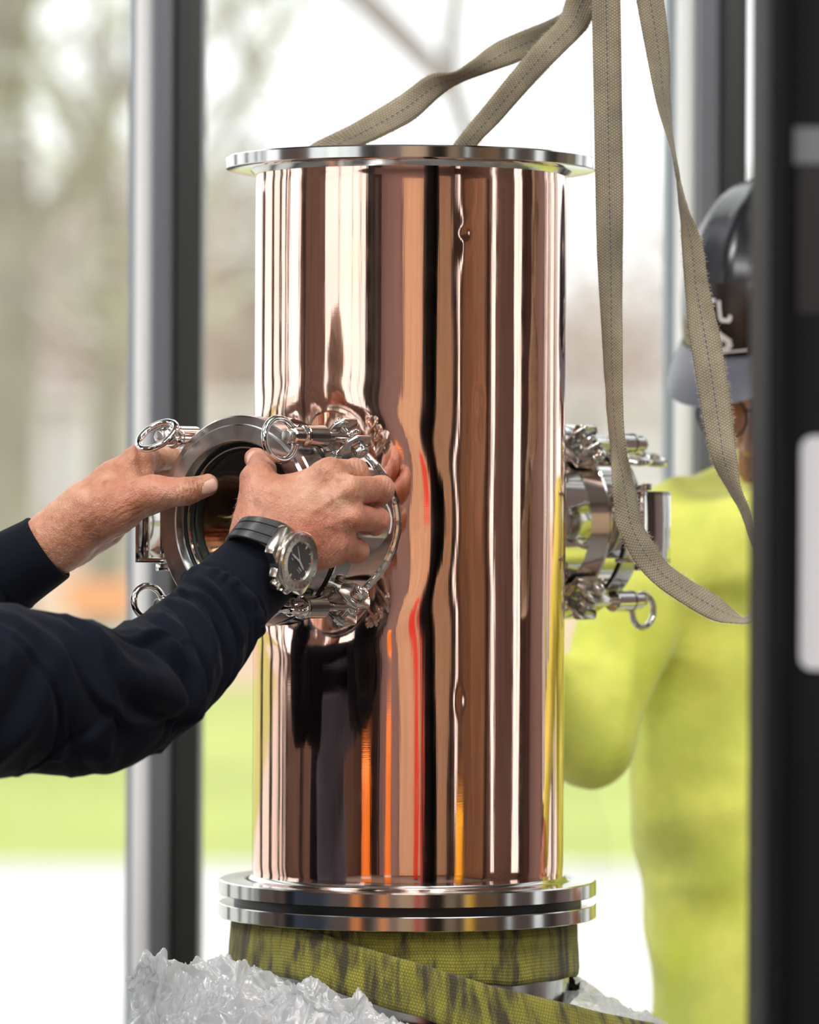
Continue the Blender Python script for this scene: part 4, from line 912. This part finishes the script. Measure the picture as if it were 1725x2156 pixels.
# sleeves: swept tubes with modelled folds
def sleeve(name, st, m, folds, parent, org, seed=0, nth=200, dens=.0017, cuff=.045, noise_amp=.0040, label=None):
    C_ = [P(x, y, d) for x, y, d, *_ in st]; Rw = [a[3] for a in st]; Rd = [a[4] for a in st]
    def cat(A, t):
        i = min(int(t), len(A)-2); f = t-i; p0 = A[max(i-1, 0)]; p1 = A[i]; p2 = A[i+1]; p3 = A[min(i+2, len(A)-1)]; return .5*((2*p1)+(p2-p0)*f+(2*p0-5*p1+4*p2-p3)*f*f+(3*p1-p0-3*p2+p3)*f**3)
    ts = np.linspace(0, len(C_)-1-1e-6, 2000); cs = [cat(C_, t) for t in ts]; L = [0.0]
    for a, b in zip(cs[:-1], cs[1:]): L.append(L[-1]+(b-a).length)
    n = int(L[-1]/dens); V = np.zeros((n, nth, 3)); Nn = np.zeros((n, nth, 3)); ss = np.linspace(0, L[-1], n); tt = np.interp(ss, L, ts); th_ = np.linspace(0, 2*np.pi, nth, endpoint=False)
    for i, t in enumerate(tt):
        c = cat(C_, t); T = (cat(C_, min(t+.02, len(C_)-1-1e-6))-cat(C_, max(t-.02, 0))).normalized(); view = Vector((0, -1, 0)); B = (view-T*view.dot(T)).normalized(); U = T.cross(B)   # U lies in the picture plane
        a = cat(Rw, t); b = cat(Rd, t)
        for k, tv in ((0, U), (1, B)): pass
        cu = np.cos(th_)[:, None]; sb = np.sin(th_)[:, None]; V[i] = np.array(c)+cu*np.array(U)*a+sb*np.array(B)*b; nv = cu*np.array(U)/a+sb*np.array(B)/b; Nn[i] = nv/np.linalg.norm(nv, axis=1)[:, None]
    S2, T2 = np.meshgrid(ss, th_, indexing='ij'); d = np.zeros_like(S2)
    for s0, th0, slope, curve, wd, span, amp in folds:
        dt = (T2-th0+np.pi) % (2*np.pi)-np.pi; line = S2-s0-slope*dt-curve*dt*dt; m_ = np.exp(-(dt/span)**2)
        d += amp*m_*(np.exp(-(line/wd)**2)-.75*np.exp(-((line-wd*1.5)/(wd*.7))**2))
    pts = V.reshape(-1, 3).astype(np.float32); nn = noise_amp*(pn(pts, 45, seed)*.6+pn(pts, 90, seed+1)*.25-np.abs(pn(pts, 65, seed+5))*.5+1.1*np.maximum(0, .45-np.abs(pn((pts*np.array([1.5, .5, 1.0])).astype(np.float32), 70, seed+7)))**1.5).reshape(d.shape)
    env = np.clip((S2-cuff)/.02, .08, 1); d = d*np.clip((S2-cuff*.6)/.015, .12, 1)+nn*env
    if cuff: d += -.0022*np.exp(-((S2-cuff)/.0018)**2)+.0026*np.exp(-((S2-cuff-.006)/.006)**2)*(1+.5*np.sin(T2*17+np.sin(T2*5)*2))+.0004*np.exp(-((S2-cuff+.0045)/.0012)**2)
    V += Nn*d[..., None]
    # rolled hem going inside at the cuff
    inn = []
    for k, (off, sh) in enumerate(((-.0006, -.0012), (-.0026, -.0008), (-.0034, .004), (-.0036, .02))):
        T0 = (np.array(cs[20])-np.array(cs[0])); T0 /= np.linalg.norm(T0); inn.append(V[0]+Nn[0]*off+T0*sh)
    V = np.concatenate([np.array(inn[::-1]), V]); nn_ = V.shape[0]
    i_, j_ = np.meshgrid(np.arange(nn_-1), np.arange(nth), indexing='ij'); jj = (j_+1) % nth; Fq = np.stack([i_*nth+j_, i_*nth+jj, (i_+1)*nth+jj, (i_+1)*nth+j_], -1).reshape(-1, 4)
    Vf = V.reshape(-1, 3)-np.array(org); o = mesh_np(name, Vf, Fq, m, parent); bm = bmesh.new(); bm.from_mesh(o.data); bmesh.ops.recalc_face_normals(bm, faces=bm.faces); bm.to_mesh(o.data); bm.free()
    return o
hp_ = math.pi/2
stR = [(548, 1196, -.268, .0350, .030), (528, 1216, -.275, .0358, .031), (480, 1262, -.292, .0372, .035), (412, 1345, -.325, .0445, .042), (335, 1412, -.375, .0490, .046), (262, 1465, -.425, .0530, .052), (180, 1474, -.445, .0635, .058), (60, 1455, -.465, .0665, .064), (-80, 1455, -.50, .0690, .068), (-240, 1468, -.54, .070, .070), (-420, 1480, -.60, .072, .075)]
foldsR = [(.060, hp_+.9, .030, .004, .0035, .4, .0030), (.074, hp_+1.0, .034, .0, .0035, .35, .0030), (.088, hp_-.9, .040, .0, .0035, .4, .0030), (.105, hp_+.9, .040, 0, .004, .4, .0035), (.122, hp_-.8, .042, 0, .004, .4, .0032), (.182, hp_+.6, .050, 0, .004, .45, .0045), (.205, hp_-.6, -.055, 0, .0045, .45, .0045), (.248, hp_+.1, -.060, 0, .005, .5, .0045), (.275, hp_+.6, .05, 0, .005, .5, .0035), (.320, hp_-.3, -.05, 0, .006, .5, .0035), (.058, hp_+.5, .012, .004, .0045, .6, .0030), (.066, hp_-.6, .016, .004, .0050, .6, .0030), (.080, hp_+.1, .022, -.003, .0055, .9, .0045), (.097, hp_-.3, .018, .006, .006, .8, .0040), (.113, hp_+.4, .026, .004, .006, .7, .0050), (.130, hp_-.2, .022, -.004, .007, .8, .0045), (.150, hp_+.3, .028, .004, .008, .7, .0060), (.172, hp_-.1, .030, .004, .008, .9, .0065),
    (.192, hp_+.2, -.004, .012, .008, 1.0, .0085), (.212, hp_+.5, -.030, .008, .007, .8, .0075), (.232, hp_-.3, -.040, .006, .009, .9, .0080), (.258, hp_+.5, -.035, .008, .010, .8, .0070), (.290, hp_, -.03, .01, .012, .9, .0060), (.340, hp_+.3, .04, 0, .014, .8, .006), (.40, hp_-.2, -.03, 0, .014, .9, .004)]
sleeve('sweatshirt_sleeve', stR, M_NAVY, foldsR, w1, o1, 3)
stL = [(100, 1154, -.132, .0310, .0330), (80, 1168, -.131, .0318, .0335), (20, 1205, -.125, .0350, .035), (-60, 1262, -.115, .041, .038), (-150, 1350, -.105, .050, .047), (-235, 1450, -.10, .058, .056), (-290, 1465, -.12, .062, .060), (-350, 1450, -.16, .066, .064), (-400, 1440, -.20, .07, .07)]
foldsL = [(.06, hp_, .01, 0, .006, .9, .003), (.09, hp_, .012, 0, .007, .9, .004), (.14, hp_, -.02, 0, .008, .9, .005)]
sleeve('sweatshirt_sleeve', stL, M_NAVY, foldsL, w1, o1, 8, 140, .0025)
# torso, trousers, hair
def ftor(p):
    d = ell(p, (-.63, -.42, 1.10), (.150, .200, .33)); d = smin(d, cap(p, shR, shL, .080, .080), .07); d = smin(d, cap(p, (-.62, -.43, 1.28), neck, .09, .068), .03)
    return smax(d, p[:, 2]-1.42, .01)
V, Fq = grid_net(ftor, (-.92, -.82, .72), (-.30, .10, 1.48), .008); V = cloth_noise(V, gradn(ftor, V, .004), .008, 5); mesh_np('sweatshirt', V-np.array(o1), Fq, M_NAVY, w1)
def fapr(p): q_ = ftor(p)-.006; return smax(smax(q_, -(ftor(p)-.001), .001), smax(p[:, 2]-1.33, smax(-(p[:, 0]+.60), np.abs(p[:, 1]+.42)-.15, .01), .01), .004)
V, Fq = grid_net(fapr, (-.66, -.64, .76), (-.38, -.20, 1.36), .004); mesh_np('added_sheen_bib', V-np.array(o1), Fq, M_JEANS, w1)  # added bib, blue-grey in place of side-lit sheen on the navy
lg = legs(-.63, -.42, math.radians(100), .86); lf = chain([(a, b, .092, .068) for a, b, c, d_ in lg]+[(b, c, .068, .055) for a, b, c, d_ in lg]+[(lg[0][0], lg[1][0], .11, .11)], .04)
V, Fq = grid_net(lf, (-.95, -.80, .02), (-.35, -.05, 1.02), .010); V = cloth_noise(V, gradn(lf, V, .004), .006, 6, (1, 1, 1)); mesh_np('trousers', V-np.array(o1), Fq, M_JEANS, w1); boots(w1, lg)
AH = np.array([[*a] for a in A1], np.float32).T
def fhair(p): q_ = (p-np.array(hc, np.float32)) @ AH; return smax(smax(ell(q_, (0, -.012, .040), (.083, .102, .093)), q_[:, 1]-.055-q_[:, 2]*.25, .01), -(q_[:, 2]+.03-q_[:, 1]*.5*(q_[:, 1] > 0)), .01)
V, Fq = grid_net(fhair, (-.78, -.66, 1.44), (-.38, -.24, 1.72), .005); mesh_np('hair', V+.002*np.stack([pn(V, 300, 1)]*3, 1)-np.array(o1), Fq, simple('grey_brown_hair', (.16, .12, .09), .7, 0, 200, .4), w1)
# ================= man in the hard hat, behind the column at the right
w2 = empty('person', (.42, .55, 0), 'person in a bright yellow-green high-visibility sweatshirt and black hard hat behind the straps', 'person'); o2 = Vector(w2.location)
YM = .50; A2 = rot_axes(math.radians(-36), math.radians(14), math.radians(0))
hc2 = P(1700, 822, YM); nk2 = P(1715, 1010, YM+.06)
h2 = head_f(hc2, A2); shA = P(1400, 1140, YM-.02); shB = P(1960, 1120, YM-.10); elA = P(1222, 1545, YM-.08); haA = P(1060, 1380, YM-.12); elB = P(2020, 1560, YM-.26); haB = P(1900, 1770, YM-.36)
nkc = chain([(nk2-Vector((0, 0, .05)), hc2-Vector(A2[1])*.025-Vector((0, 0, .06)), .062, .056)], .02)
def f2b(p): return smin(h2(p), nkc(p), .02)
c2 = np.array(hc2); V2, F2 = grid_net(f2b, c2-.20, c2+.17, .0038)
def hand_simple(wr, d, up, s=1):
    """open gripping hand made of five fingers; wr wrist, d direction, up knuckle normal"""
    d = Vector(d).normalized(); up = Vector(up); up = (up-d*up.dot(d)).normalized(); sd = d.cross(up); hnd = Hand(); hnd.palm = []; hnd.fing = []
    for k in range(4):
        b = wr+sd*(k-1.5)*.012; mc = wr+d*.085+sd*(k-1.5)*.021; hnd.palm.append((np.array(b, np.float32), np.array(mc, np.float32), .018, .0125, .012))
        l = (.040, .045, .042, .034)[k]; p1 = mc+d*l*.8-up*l*.55; p2 = p1-up*l*.62+d*.004; p3 = p2-up*.012-d*.016; hnd.fing.append(([np.array(v, np.float32) for v in (mc, p1, p2, p3)], [.0118, .0102, .0094, .0084], .006))
    t0 = wr-sd*.022*s+d*.02; t1 = wr-sd*.048*s+d*.055-up*.012; t2 = t1+d*.03-up*.012+sd*.004*s; t3 = t2+d*.022-up*.008+sd*.008*s
    hnd.palm.append((np.array(t0, np.float32), np.array(t1, np.float32), .016, .013, .012)); hnd.fing.append(([np.array(v, np.float32) for v in (t1, t2, t3)], [.013, .0108, .0095], .006)); return hnd.mesh(.0028)
arms2 = grid_net(chain([(shA, elA, .035, .032), (elA, haA, .030, .025), (shB, elB, .035, .032), (elB, haB, .030, .025), (shA+Vector((.03, 0, -.02)), shB, .03, .03), (nk2, nk2-Vector((0, 0, .5)), .055, .07)], .02), (-.05, .15, .90), (.80, .95, 1.60), .012)
g1 = hand_simple(haA, haA-elA, (0, 1, .3)); g2 = hand_simple(haB, haB-elB, (.3, -1, 0))
V, Fq = ucat([(V2, F2), arms2, g1, g2]); mesh_np('body', V-np.array(o2), Fq, M_SKIN, w2)
# sweatshirt
cx2 = P(1560, 1400, YM+.08)
def fsw(p):
    d = ell(p, P(1690, 1600, YM+.08), (.178, .135, .27)); d = smin(d, cap(p, P(1435, 1125, YM), P(1590, 1052, YM+.03), .045, .046), .03); d = smin(d, cap(p, P(1525, 1300, YM+.05), P(1880, 1300, YM+.02), .105, .11), .06); d = smin(d, cap(p, shA+Vector((.02, 0, -.005)), shB, .056, .07), .05); d = smin(d, cap(p, P(1680, 1190, YM+.05), P(1712, 1000, YM+.06), .080, .070), .045)
    d = smin(d, ell(p, P(1690, 2050, YM+.08), (.158, .130, .24)), .05)
    dw = cap(p, P(1560, 960, YM+.0), P(1720, 960, YM+.02), .045, .05)
    arm = smin(cap(p, shA, elA, .052, .049), cap(p, elA, haA, .049, .044), .02)
    armb = smin(cap(p, shB, elB, .068, .058), cap(p, elB, haB, .055, .048), .03); return smax(smin(smin(d, arm, .018), armb, .02), p[:, 2]-(nk2.z+.034)+.25*(p[:, 0]-nk2.x+.03), .006)
V, Fq = grid_net(fsw, (-.12, .10, .72), (.90, 1.0, 1.62), .0068); N = gradn(fsw, V, .004); V = cloth_noise(V, N, .011, 21, (1, 1, .35)); V = cloth_noise(V, N, .006, 33, (.6, .6, 1.3)); V = cloth_noise(V, N, .003, 41, (2, 2, .9))
mesh_np('sweatshirt', V-np.array(o2), Fq, M_HIVIS, w2)
cl = MB(); cl.torus(.074, .010, Matrix.Translation(nk2-o2+Vector((.0, -.004, .010))) @ Matrix.Rotation(.22, 4, 'X') @ Matrix.Rotation(-.12, 4, 'Y'), 40, 10); cl.build('collar', M_DARKTR, w2, label='dark collar showing at the neck')
lg = legs(cx2.x+.06, YM+.10, math.radians(-40), .90); lf = chain([(a, b, .095, .070) for a, b, c, d_ in lg]+[(b, c, .070, .055) for a, b, c, d_ in lg]+[(lg[0][0], lg[1][0], .11, .11)], .04)
V, Fq = grid_net(lf, (.0, .2, .02), (.85, 1.0, 1.08), .010); V = cloth_noise(V, gradn(lf, V, .004), .006, 7, (1, 1, 1)); mesh_np('trousers', V-np.array(o2), Fq, M_DARKTR, w2); boots(w2, lg)
# beard and moustache
AB = np.array([[*a] for a in A2], np.float32).T
def fbeard(p):
    q_ = (p-c2.astype(np.float32)) @ AB; d = smin(ell(q_, (0, .032, -.064), (.058, .064, .052)), ell(q_, (0, .085, -.052), (.026, .015, .008)), .008)
    d = smax(d, -ell(q_, (0, .10, -.0685), (.024, .020, .0085)), .003); return smax(d, q_[:, 2]+.040+np.abs(q_[:, 0])*-.5, .008)
V, Fq = grid_net(fbeard, c2-.16, c2+.12, .004); V = V+.0012*np.stack([pn(V, 500, 1), pn(V, 500, 2), pn(V, 500, 3)], 1); mesh_np('beard', V-np.array(o2), Fq, simple('sandy_beard', (.40, .20, .10), .8, 0, 150, .4), w2)
# glasses with clear lenses
HM = Matrix.Identity(4)
for c_, v in enumerate(A2):
    for r_ in range(3): HM[r_][c_] = v[r_]
HM.translation = hc2-o2
gm = MB(); 
for s in (-1, 1):
    gm.tube([HM @ Vector((s*.070, .076, .004)), HM @ Vector((s*.081, .0, .006)), HM @ Vector((s*.080, -.03, -.004))], .0016, 8)
    gm.torus(.0225, .0012, HM @ Matrix.Translation((s*.035, .104, -.002)) @ Matrix.Rotation(hp_, 4, 'X') @ Matrix.Rotation(0, 4, 'Z'), 30, 8, 1.25)
gm.tube([HM @ Vector((-.008, .106, .004)), HM @ Vector((.008, .106, .004))], .0014, 8)
gm.build('glasses', M_BLACKALU, w2)
# hard hat: shell, ridges, brim, badge
M_HAT = simple('black_hard_shell', (.012, .012, .016), .22); M_BRIM = simple('grey_hat_brim', (.10, .10, .125), .35)
hat = MB(); TH = HM @ Matrix.Translation((0, -.004, .073)) @ Matrix.Rotation(math.radians(-4), 4, 'X')
n = 72; m = 26; V = []
for j in range(m):
    ph = (math.pi/2)*j/(m-1)
    for i in range(n):
        a = 2*math.pi*i/n; rx, ry, rz = .110, .131, .143; c_, s_ = math.cos(a), math.sin(a); rid = .004*math.exp(-(c_*math.cos(ph)*rx/.010)**2)+.003*(math.exp(-((abs(c_)*math.cos(ph)*rx-.042)/.008)**2)) * math.sin(ph)
        e = math.cos(ph)**.85; V.append(TH @ Vector((c_*e*(rx+rid), s_*e*(ry+rid), math.sin(ph)*(rz+rid))))
Fs = [(j*n+i, j*n+(i+1) % n, (j+1)*n+(i+1) % n, (j+1)*n+i) for j in range(m-1) for i in range(n)]
hat.add(V, Fs); hs_ = hat.build('hard_hat', M_HAT, w2, 60, label='black hard hat')
br = MB(); V = []; rings = [(.985, .0), (1.0, -.004), (1.03, -.016), (1.045, -.030), (1.0, -.031), (.97, -.012)]
for (sc_, dz) in rings:
    for i in range(n):
        a = 2*math.pi*i/n; c_, s_ = math.cos(a), math.sin(a); fr = max(0, s_)**1.5; out = (sc_-.985)/.06; V.append(TH @ Vector((c_*.113*sc_, s_*(.135*sc_+fr*.055*out), dz*(.62+.2*fr)-fr*.008*out)))
k = len(rings); br.add(V, [(j*n+i, j*n+(i+1) % n, ((j+1) % k)*n+(i+1) % n, ((j+1) % k)*n+i) for j in range(k) for i in range(n)]); br.build('brim', M_BRIM, hs_, 50, label='dark grey brim')
# front badge: dark panel with pale letters
def on_shell(x, z, off):
    zz = max(0, min(.999, z/.128)); e = math.sqrt(max(0, 1-zz*zz))**.85; yy = e*.134*math.sqrt(max(0, 1-(x/(.112*max(.05, e)))**2)); v = Vector((x, yy, z)); nn = Vector((x/.112**2, yy/.134**2, z/.128**2)).normalized(); return TH @ (v+nn*off)
def badge(x0, x1, z0, z1, off, name, m, nx=14, nz=10, par=None):
    b = MB(); V = [on_shell(x0+(x1-x0)*i/nx, z0+(z1-z0)*j/nz, off) for j in range(nz+1) for i in range(nx+1)]; b.add(V, [(j*(nx+1)+i, j*(nx+1)+i+1, (j+1)*(nx+1)+i+1, (j+1)*(nx+1)+i) for j in range(nz) for i in range(nx)]); return b.build(name, m, par or hs_)
M_PALE = simple('pale_print', (.62, .58, .56), .5)
badge(-.034, .048, .002, .066, .0046, 'badge', simple('dark_badge', (.012, .006, .004), .25))
lt = MB()
def stroke(pts, wd=.0028):
    for (xa, za), (xb, zb_) in zip(pts[:-1], pts[1:]):
        L_ = math.hypot(xb-xa, zb_-za); ux, uz = (xb-xa)/L_, (zb_-za)/L_; nn = 4; V = []
        for i in range(nn+1):
            t = i/nn; x = xa+(xb-xa)*t; z = za+(zb_-za)*t; V += [on_shell(x-uz*wd/2, z+ux*wd/2, .0052), on_shell(x+uz*wd/2, z-ux*wd/2, .0052)]
        lt.add(V, [(2*i, 2*i+1, 2*i+3, 2*i+2) for i in range(nn)])
# end of an upper word and the emblem below it (image right is the wearer's left, -x)
def st2(pts, wd=.0034): stroke([(-u-.009, z+.001) for u, z in pts], wd)
st2([(-.046, .036), (-.046, .050), (-.036, .050), (-.036, .036), (-.046, .036)]); st2([(-.033, .050), (-.019, .050)]); st2([(-.026, .050), (-.026, .034)]); st2([(-.015, .050), (-.013, .033), (-.003, .032)]); st2([(-.003, .032), (-.003, .037)])
st2([(-.046, .012), (-.030, .030), (-.014, .014), (-.026, .010), (-.036, .020)], .005); st2([(-.030, .030), (-.022, .032)], .005); st2([(-.016, .020), (-.004, .012), (-.010, .005), (-.022, .006)], .0055); st2([(-.014, .0035), (.012, .0045)], .0018)
lt.build('lettering', M_PALE, hs_, label='pale lettering and emblem')
# ================= wristwatch on the right wrist
# wrist frame: X along the arm towards the hand, case normal turned to the camera's right and down
WA = empty('wristwatch', (0, 0, 0)); WA.parent = w1; WA.location = (0, 0, 0)
wc = (Vector(P(578, 1152, -.262))); ax = (Vector(P(640, 1082, -.262))-Vector(P(520, 1212, -.262)))
ax = Vector((ax.x, 0.018, ax.z)).normalized()
cc = P(629, 1182, -.301)                                  # centre of the dial
nrm = Vector((.80, -.58, -.13)).normalized()
lat = nrm.cross(ax).normalized(); axx = lat.cross(nrm).normalized(); WS = 1.16
WM = Matrix.Identity(4)
for c_, v in enumerate((axx, lat, nrm)):
    for r_ in range(3): WM[r_][c_] = v[r_]
WM = WM @ Matrix.Scale(WS, 4); WM.translation = cc-o1
RZ = Matrix.Rotation(-hp_, 4, 'Y')
def wl_(prof, name, m, par, n=96, ang=25, close=True, label=None): return MB().lathe(prof, n, WM @ RZ, close).build(name, m, par, ang=ang, label=label)
M_WATCH = simple('brushed_watch_steel', (.72, .68, .62), .2, 1, 400, .15)
case = wl_([(-.0105, .0185), (-.0100, .0205), (-.0020, .0212), (-.0010, .0200), (-.0010, .0150), (-.0105, .0150)], 'watch_case', M_WATCH, w1)
bz = MB(); bz.lathe([(-.0012, .0134), (-.0012, .0205), (.0000, .0212), (.0012, .0208), (.0022, .0192), (.0016, .0145), (.0004, .0134)], 120, WM @ RZ, True)
for i in range(90):
    M_ = WM @ Matrix.Rotation(i*math.pi/45, 4, 'Z'); bz.box((.0205, -.00022, -.0006), (.02135, .00022, .0006), M_)
bz.build('bezel', M_WATCH, case, ang=25)
tk = MB()
for i in range(24):
    M_ = WM @ Matrix.Rotation(i*math.pi/12, 4, 'Z'); tk.box((.0175, -.00012, .0018), (.0192, .00012, .00228), M_)
tk.build('bezel_marks', M_BLACKALU, case, smooth=False)
M_DIAL = simple('slate_dial', (.045, .048, .052), .5); M_LUME = simple('pale_markings', (.75, .76, .72), .5)
wl_([(-.0004, .0001), (-.0004, .0150), (-.0014, .0150), (-.0014, .0001)], 'watch_dial', M_DIAL, w1)
hd = MB()
def hand_(a, l, wd, z=.0006): M_ = WM @ Matrix.Rotation(a, 4, 'Z'); hd.prism([(-.002, -wd), (l*.7, -wd*1.1), (l, 0), (l*.7, wd*1.1), (-.002, wd)], z, z+.0003, M_)
hand_(math.radians(96), .0115, .00055); hand_(math.radians(-100), .0085, .0007, .0009); hand_(math.radians(60), .012, .00018, .0012)
for i in range(12):
    M_ = WM @ Matrix.Rotation(i*math.pi/6, 4, 'Z')
    if i % 3 == 0: hd.prism([(.0108, 0), (.0138, -.0013), (.0138, .0013)], -.0003, .0001, M_)
    else: hd.box((.0125, -.00022, -.0003), (.0138, .00022, .0001), M_)
hd.box((-.0012, .0045, -.0003), (-.0006, .0095, .0000), WM).box((-.0034, .0055, -.0003), (-.0029, .0080, .0000), WM).box((-.0032, -.0080, -.0003), (-.0024, -.0035, .0000), WM).box((-.0050, -.0075, -.0003), (-.0046, -.0030, .0000), WM)
hd.build('watch_hands', M_LUME, w1, smooth=False, label='pale hands and hour marks')
wl_([(.0012, .0001), (.0012, .0148), (.0019, .0148), (.0022, .0001)], 'watch_glass', glass('watch_crystal', (.96, .97, .97)), w1)
# crown and its guards on the side away from the hand
cm = MB(); Rm = WM @ Matrix.Rotation(math.radians(180-8), 4, 'Z'); cm.lathe([(.0205, .0001), (.0205, .0036), (.0262, .0036), (.0268, .0030), (.0268, .0001)], 28, Rm @ Matrix.Translation((0, 0, -.0052)))
for i in range(16):
    a = i*math.pi/8; cm.box((.0215, .0034*math.cos(a)-.0003, .0034*math.sin(a)-.0055), (.0258, .0034*math.cos(a)+.0003, .0034*math.sin(a)-.0049), Rm)
cm.build('crown', M_WATCH, case)
gd = MB()
for s in (-1, 1): gd.prism([(-.0190, s*.0048), (-.0235, s*.0052), (-.0225, s*.0100), (-.0165, s*.0130)][::s], -.0090, -.0020, WM)
for s in (-1, 1):   # lugs toward the strap
    gd.prism([(-.0150, s*.0130), (.0150, s*.0130), (.0125, s*.0245), (.0085, s*.0262), (-.0085, s*.0262), (-.0125, s*.0245)][::s], -.0105, -.0030, WM)
gd.build('strap_lug', M_WATCH, case, bevel=.0008)
# rubber strap round the wrist, following it from lug to lug
sp_ = [(612, 1142, -.300, 9, -24), (588, 1128, -.3055, 12, -25), (560, 1118, -.3065, 14, -24), (528, 1110, -.302, 15, -22), (502, 1110, -.290, 15, -20), (492, 1122, -.266, 15, -19), (500, 1145, -.240, 15, -18), (525, 1175, -.228, 15, -18), (560, 1208, -.226, 14, -18), (595, 1230, -.236, 13, -20), (618, 1240, -.254, 12, -22), (632, 1236, -.272, 11, -23)]
Cs = [P(x, y, d) for x, y, d, *_ in sp_]; Ws = [(P(x+a, y+b, d+.003)-P(x-a, y-b, d-.003))/2 for x, y, d, a, b in sp_]
def catm(A, t):
    i = min(int(t), len(A)-2); f = t-i; p0 = A[max(i-1, 0)]; p1 = A[i]; p2 = A[i+1]; p3 = A[min(i+2, len(A)-1)]
    return .5*((2*p1)+(p2-p0)*f+(2*p0-5*p1+4*p2-p3)*f*f+(3*p1-p0-3*p2+p3)*f**3)
strap = MB(); Vv = []; ns = 110; mid = sum(Cs, Vector((0, 0, 0)))/len(Cs)
for i in range(ns+1):
    t = (len(Cs)-1-1e-6)*i/ns; c = catm(Cs, t); wv = catm(Ws, t); tg = (catm(Cs, min(t+.05, len(Cs)-1-1e-6))-catm(Cs, max(t-.05, 0))).normalized(); nv = tg.cross(wv).normalized()
    if nv.dot(c-mid) < 0: nv = -nv
    gr = 1.0 if t > .75 else 0.0
    for x, h_ in [(-1, -.0012), (-1, .0008), (-.93, .0016), (-.52, .0016), (-.46, .0016-.0010*gr), (-.34, .0016-.0010*gr), (-.28, .0017), (.28, .0017), (.34, .0016-.0010*gr), (.46, .0016-.0010*gr), (.52, .0016), (.93, .0016), (1, .0008), (1, -.0012)]: Vv.append(c+wv*x+nv*h_-o1)
k = 14; strap.add(Vv, [(i*k+j, i*k+(j+1) % k, (i+1)*k+(j+1) % k, (i+1)*k+j) for i in range(ns) for j in range(k)]); strap.build('watch_strap', Mt('strap_rubber', (.022, .023, .026), 0, .42).m, w1, ang=25)
bpy.data.objects.remove(WA)
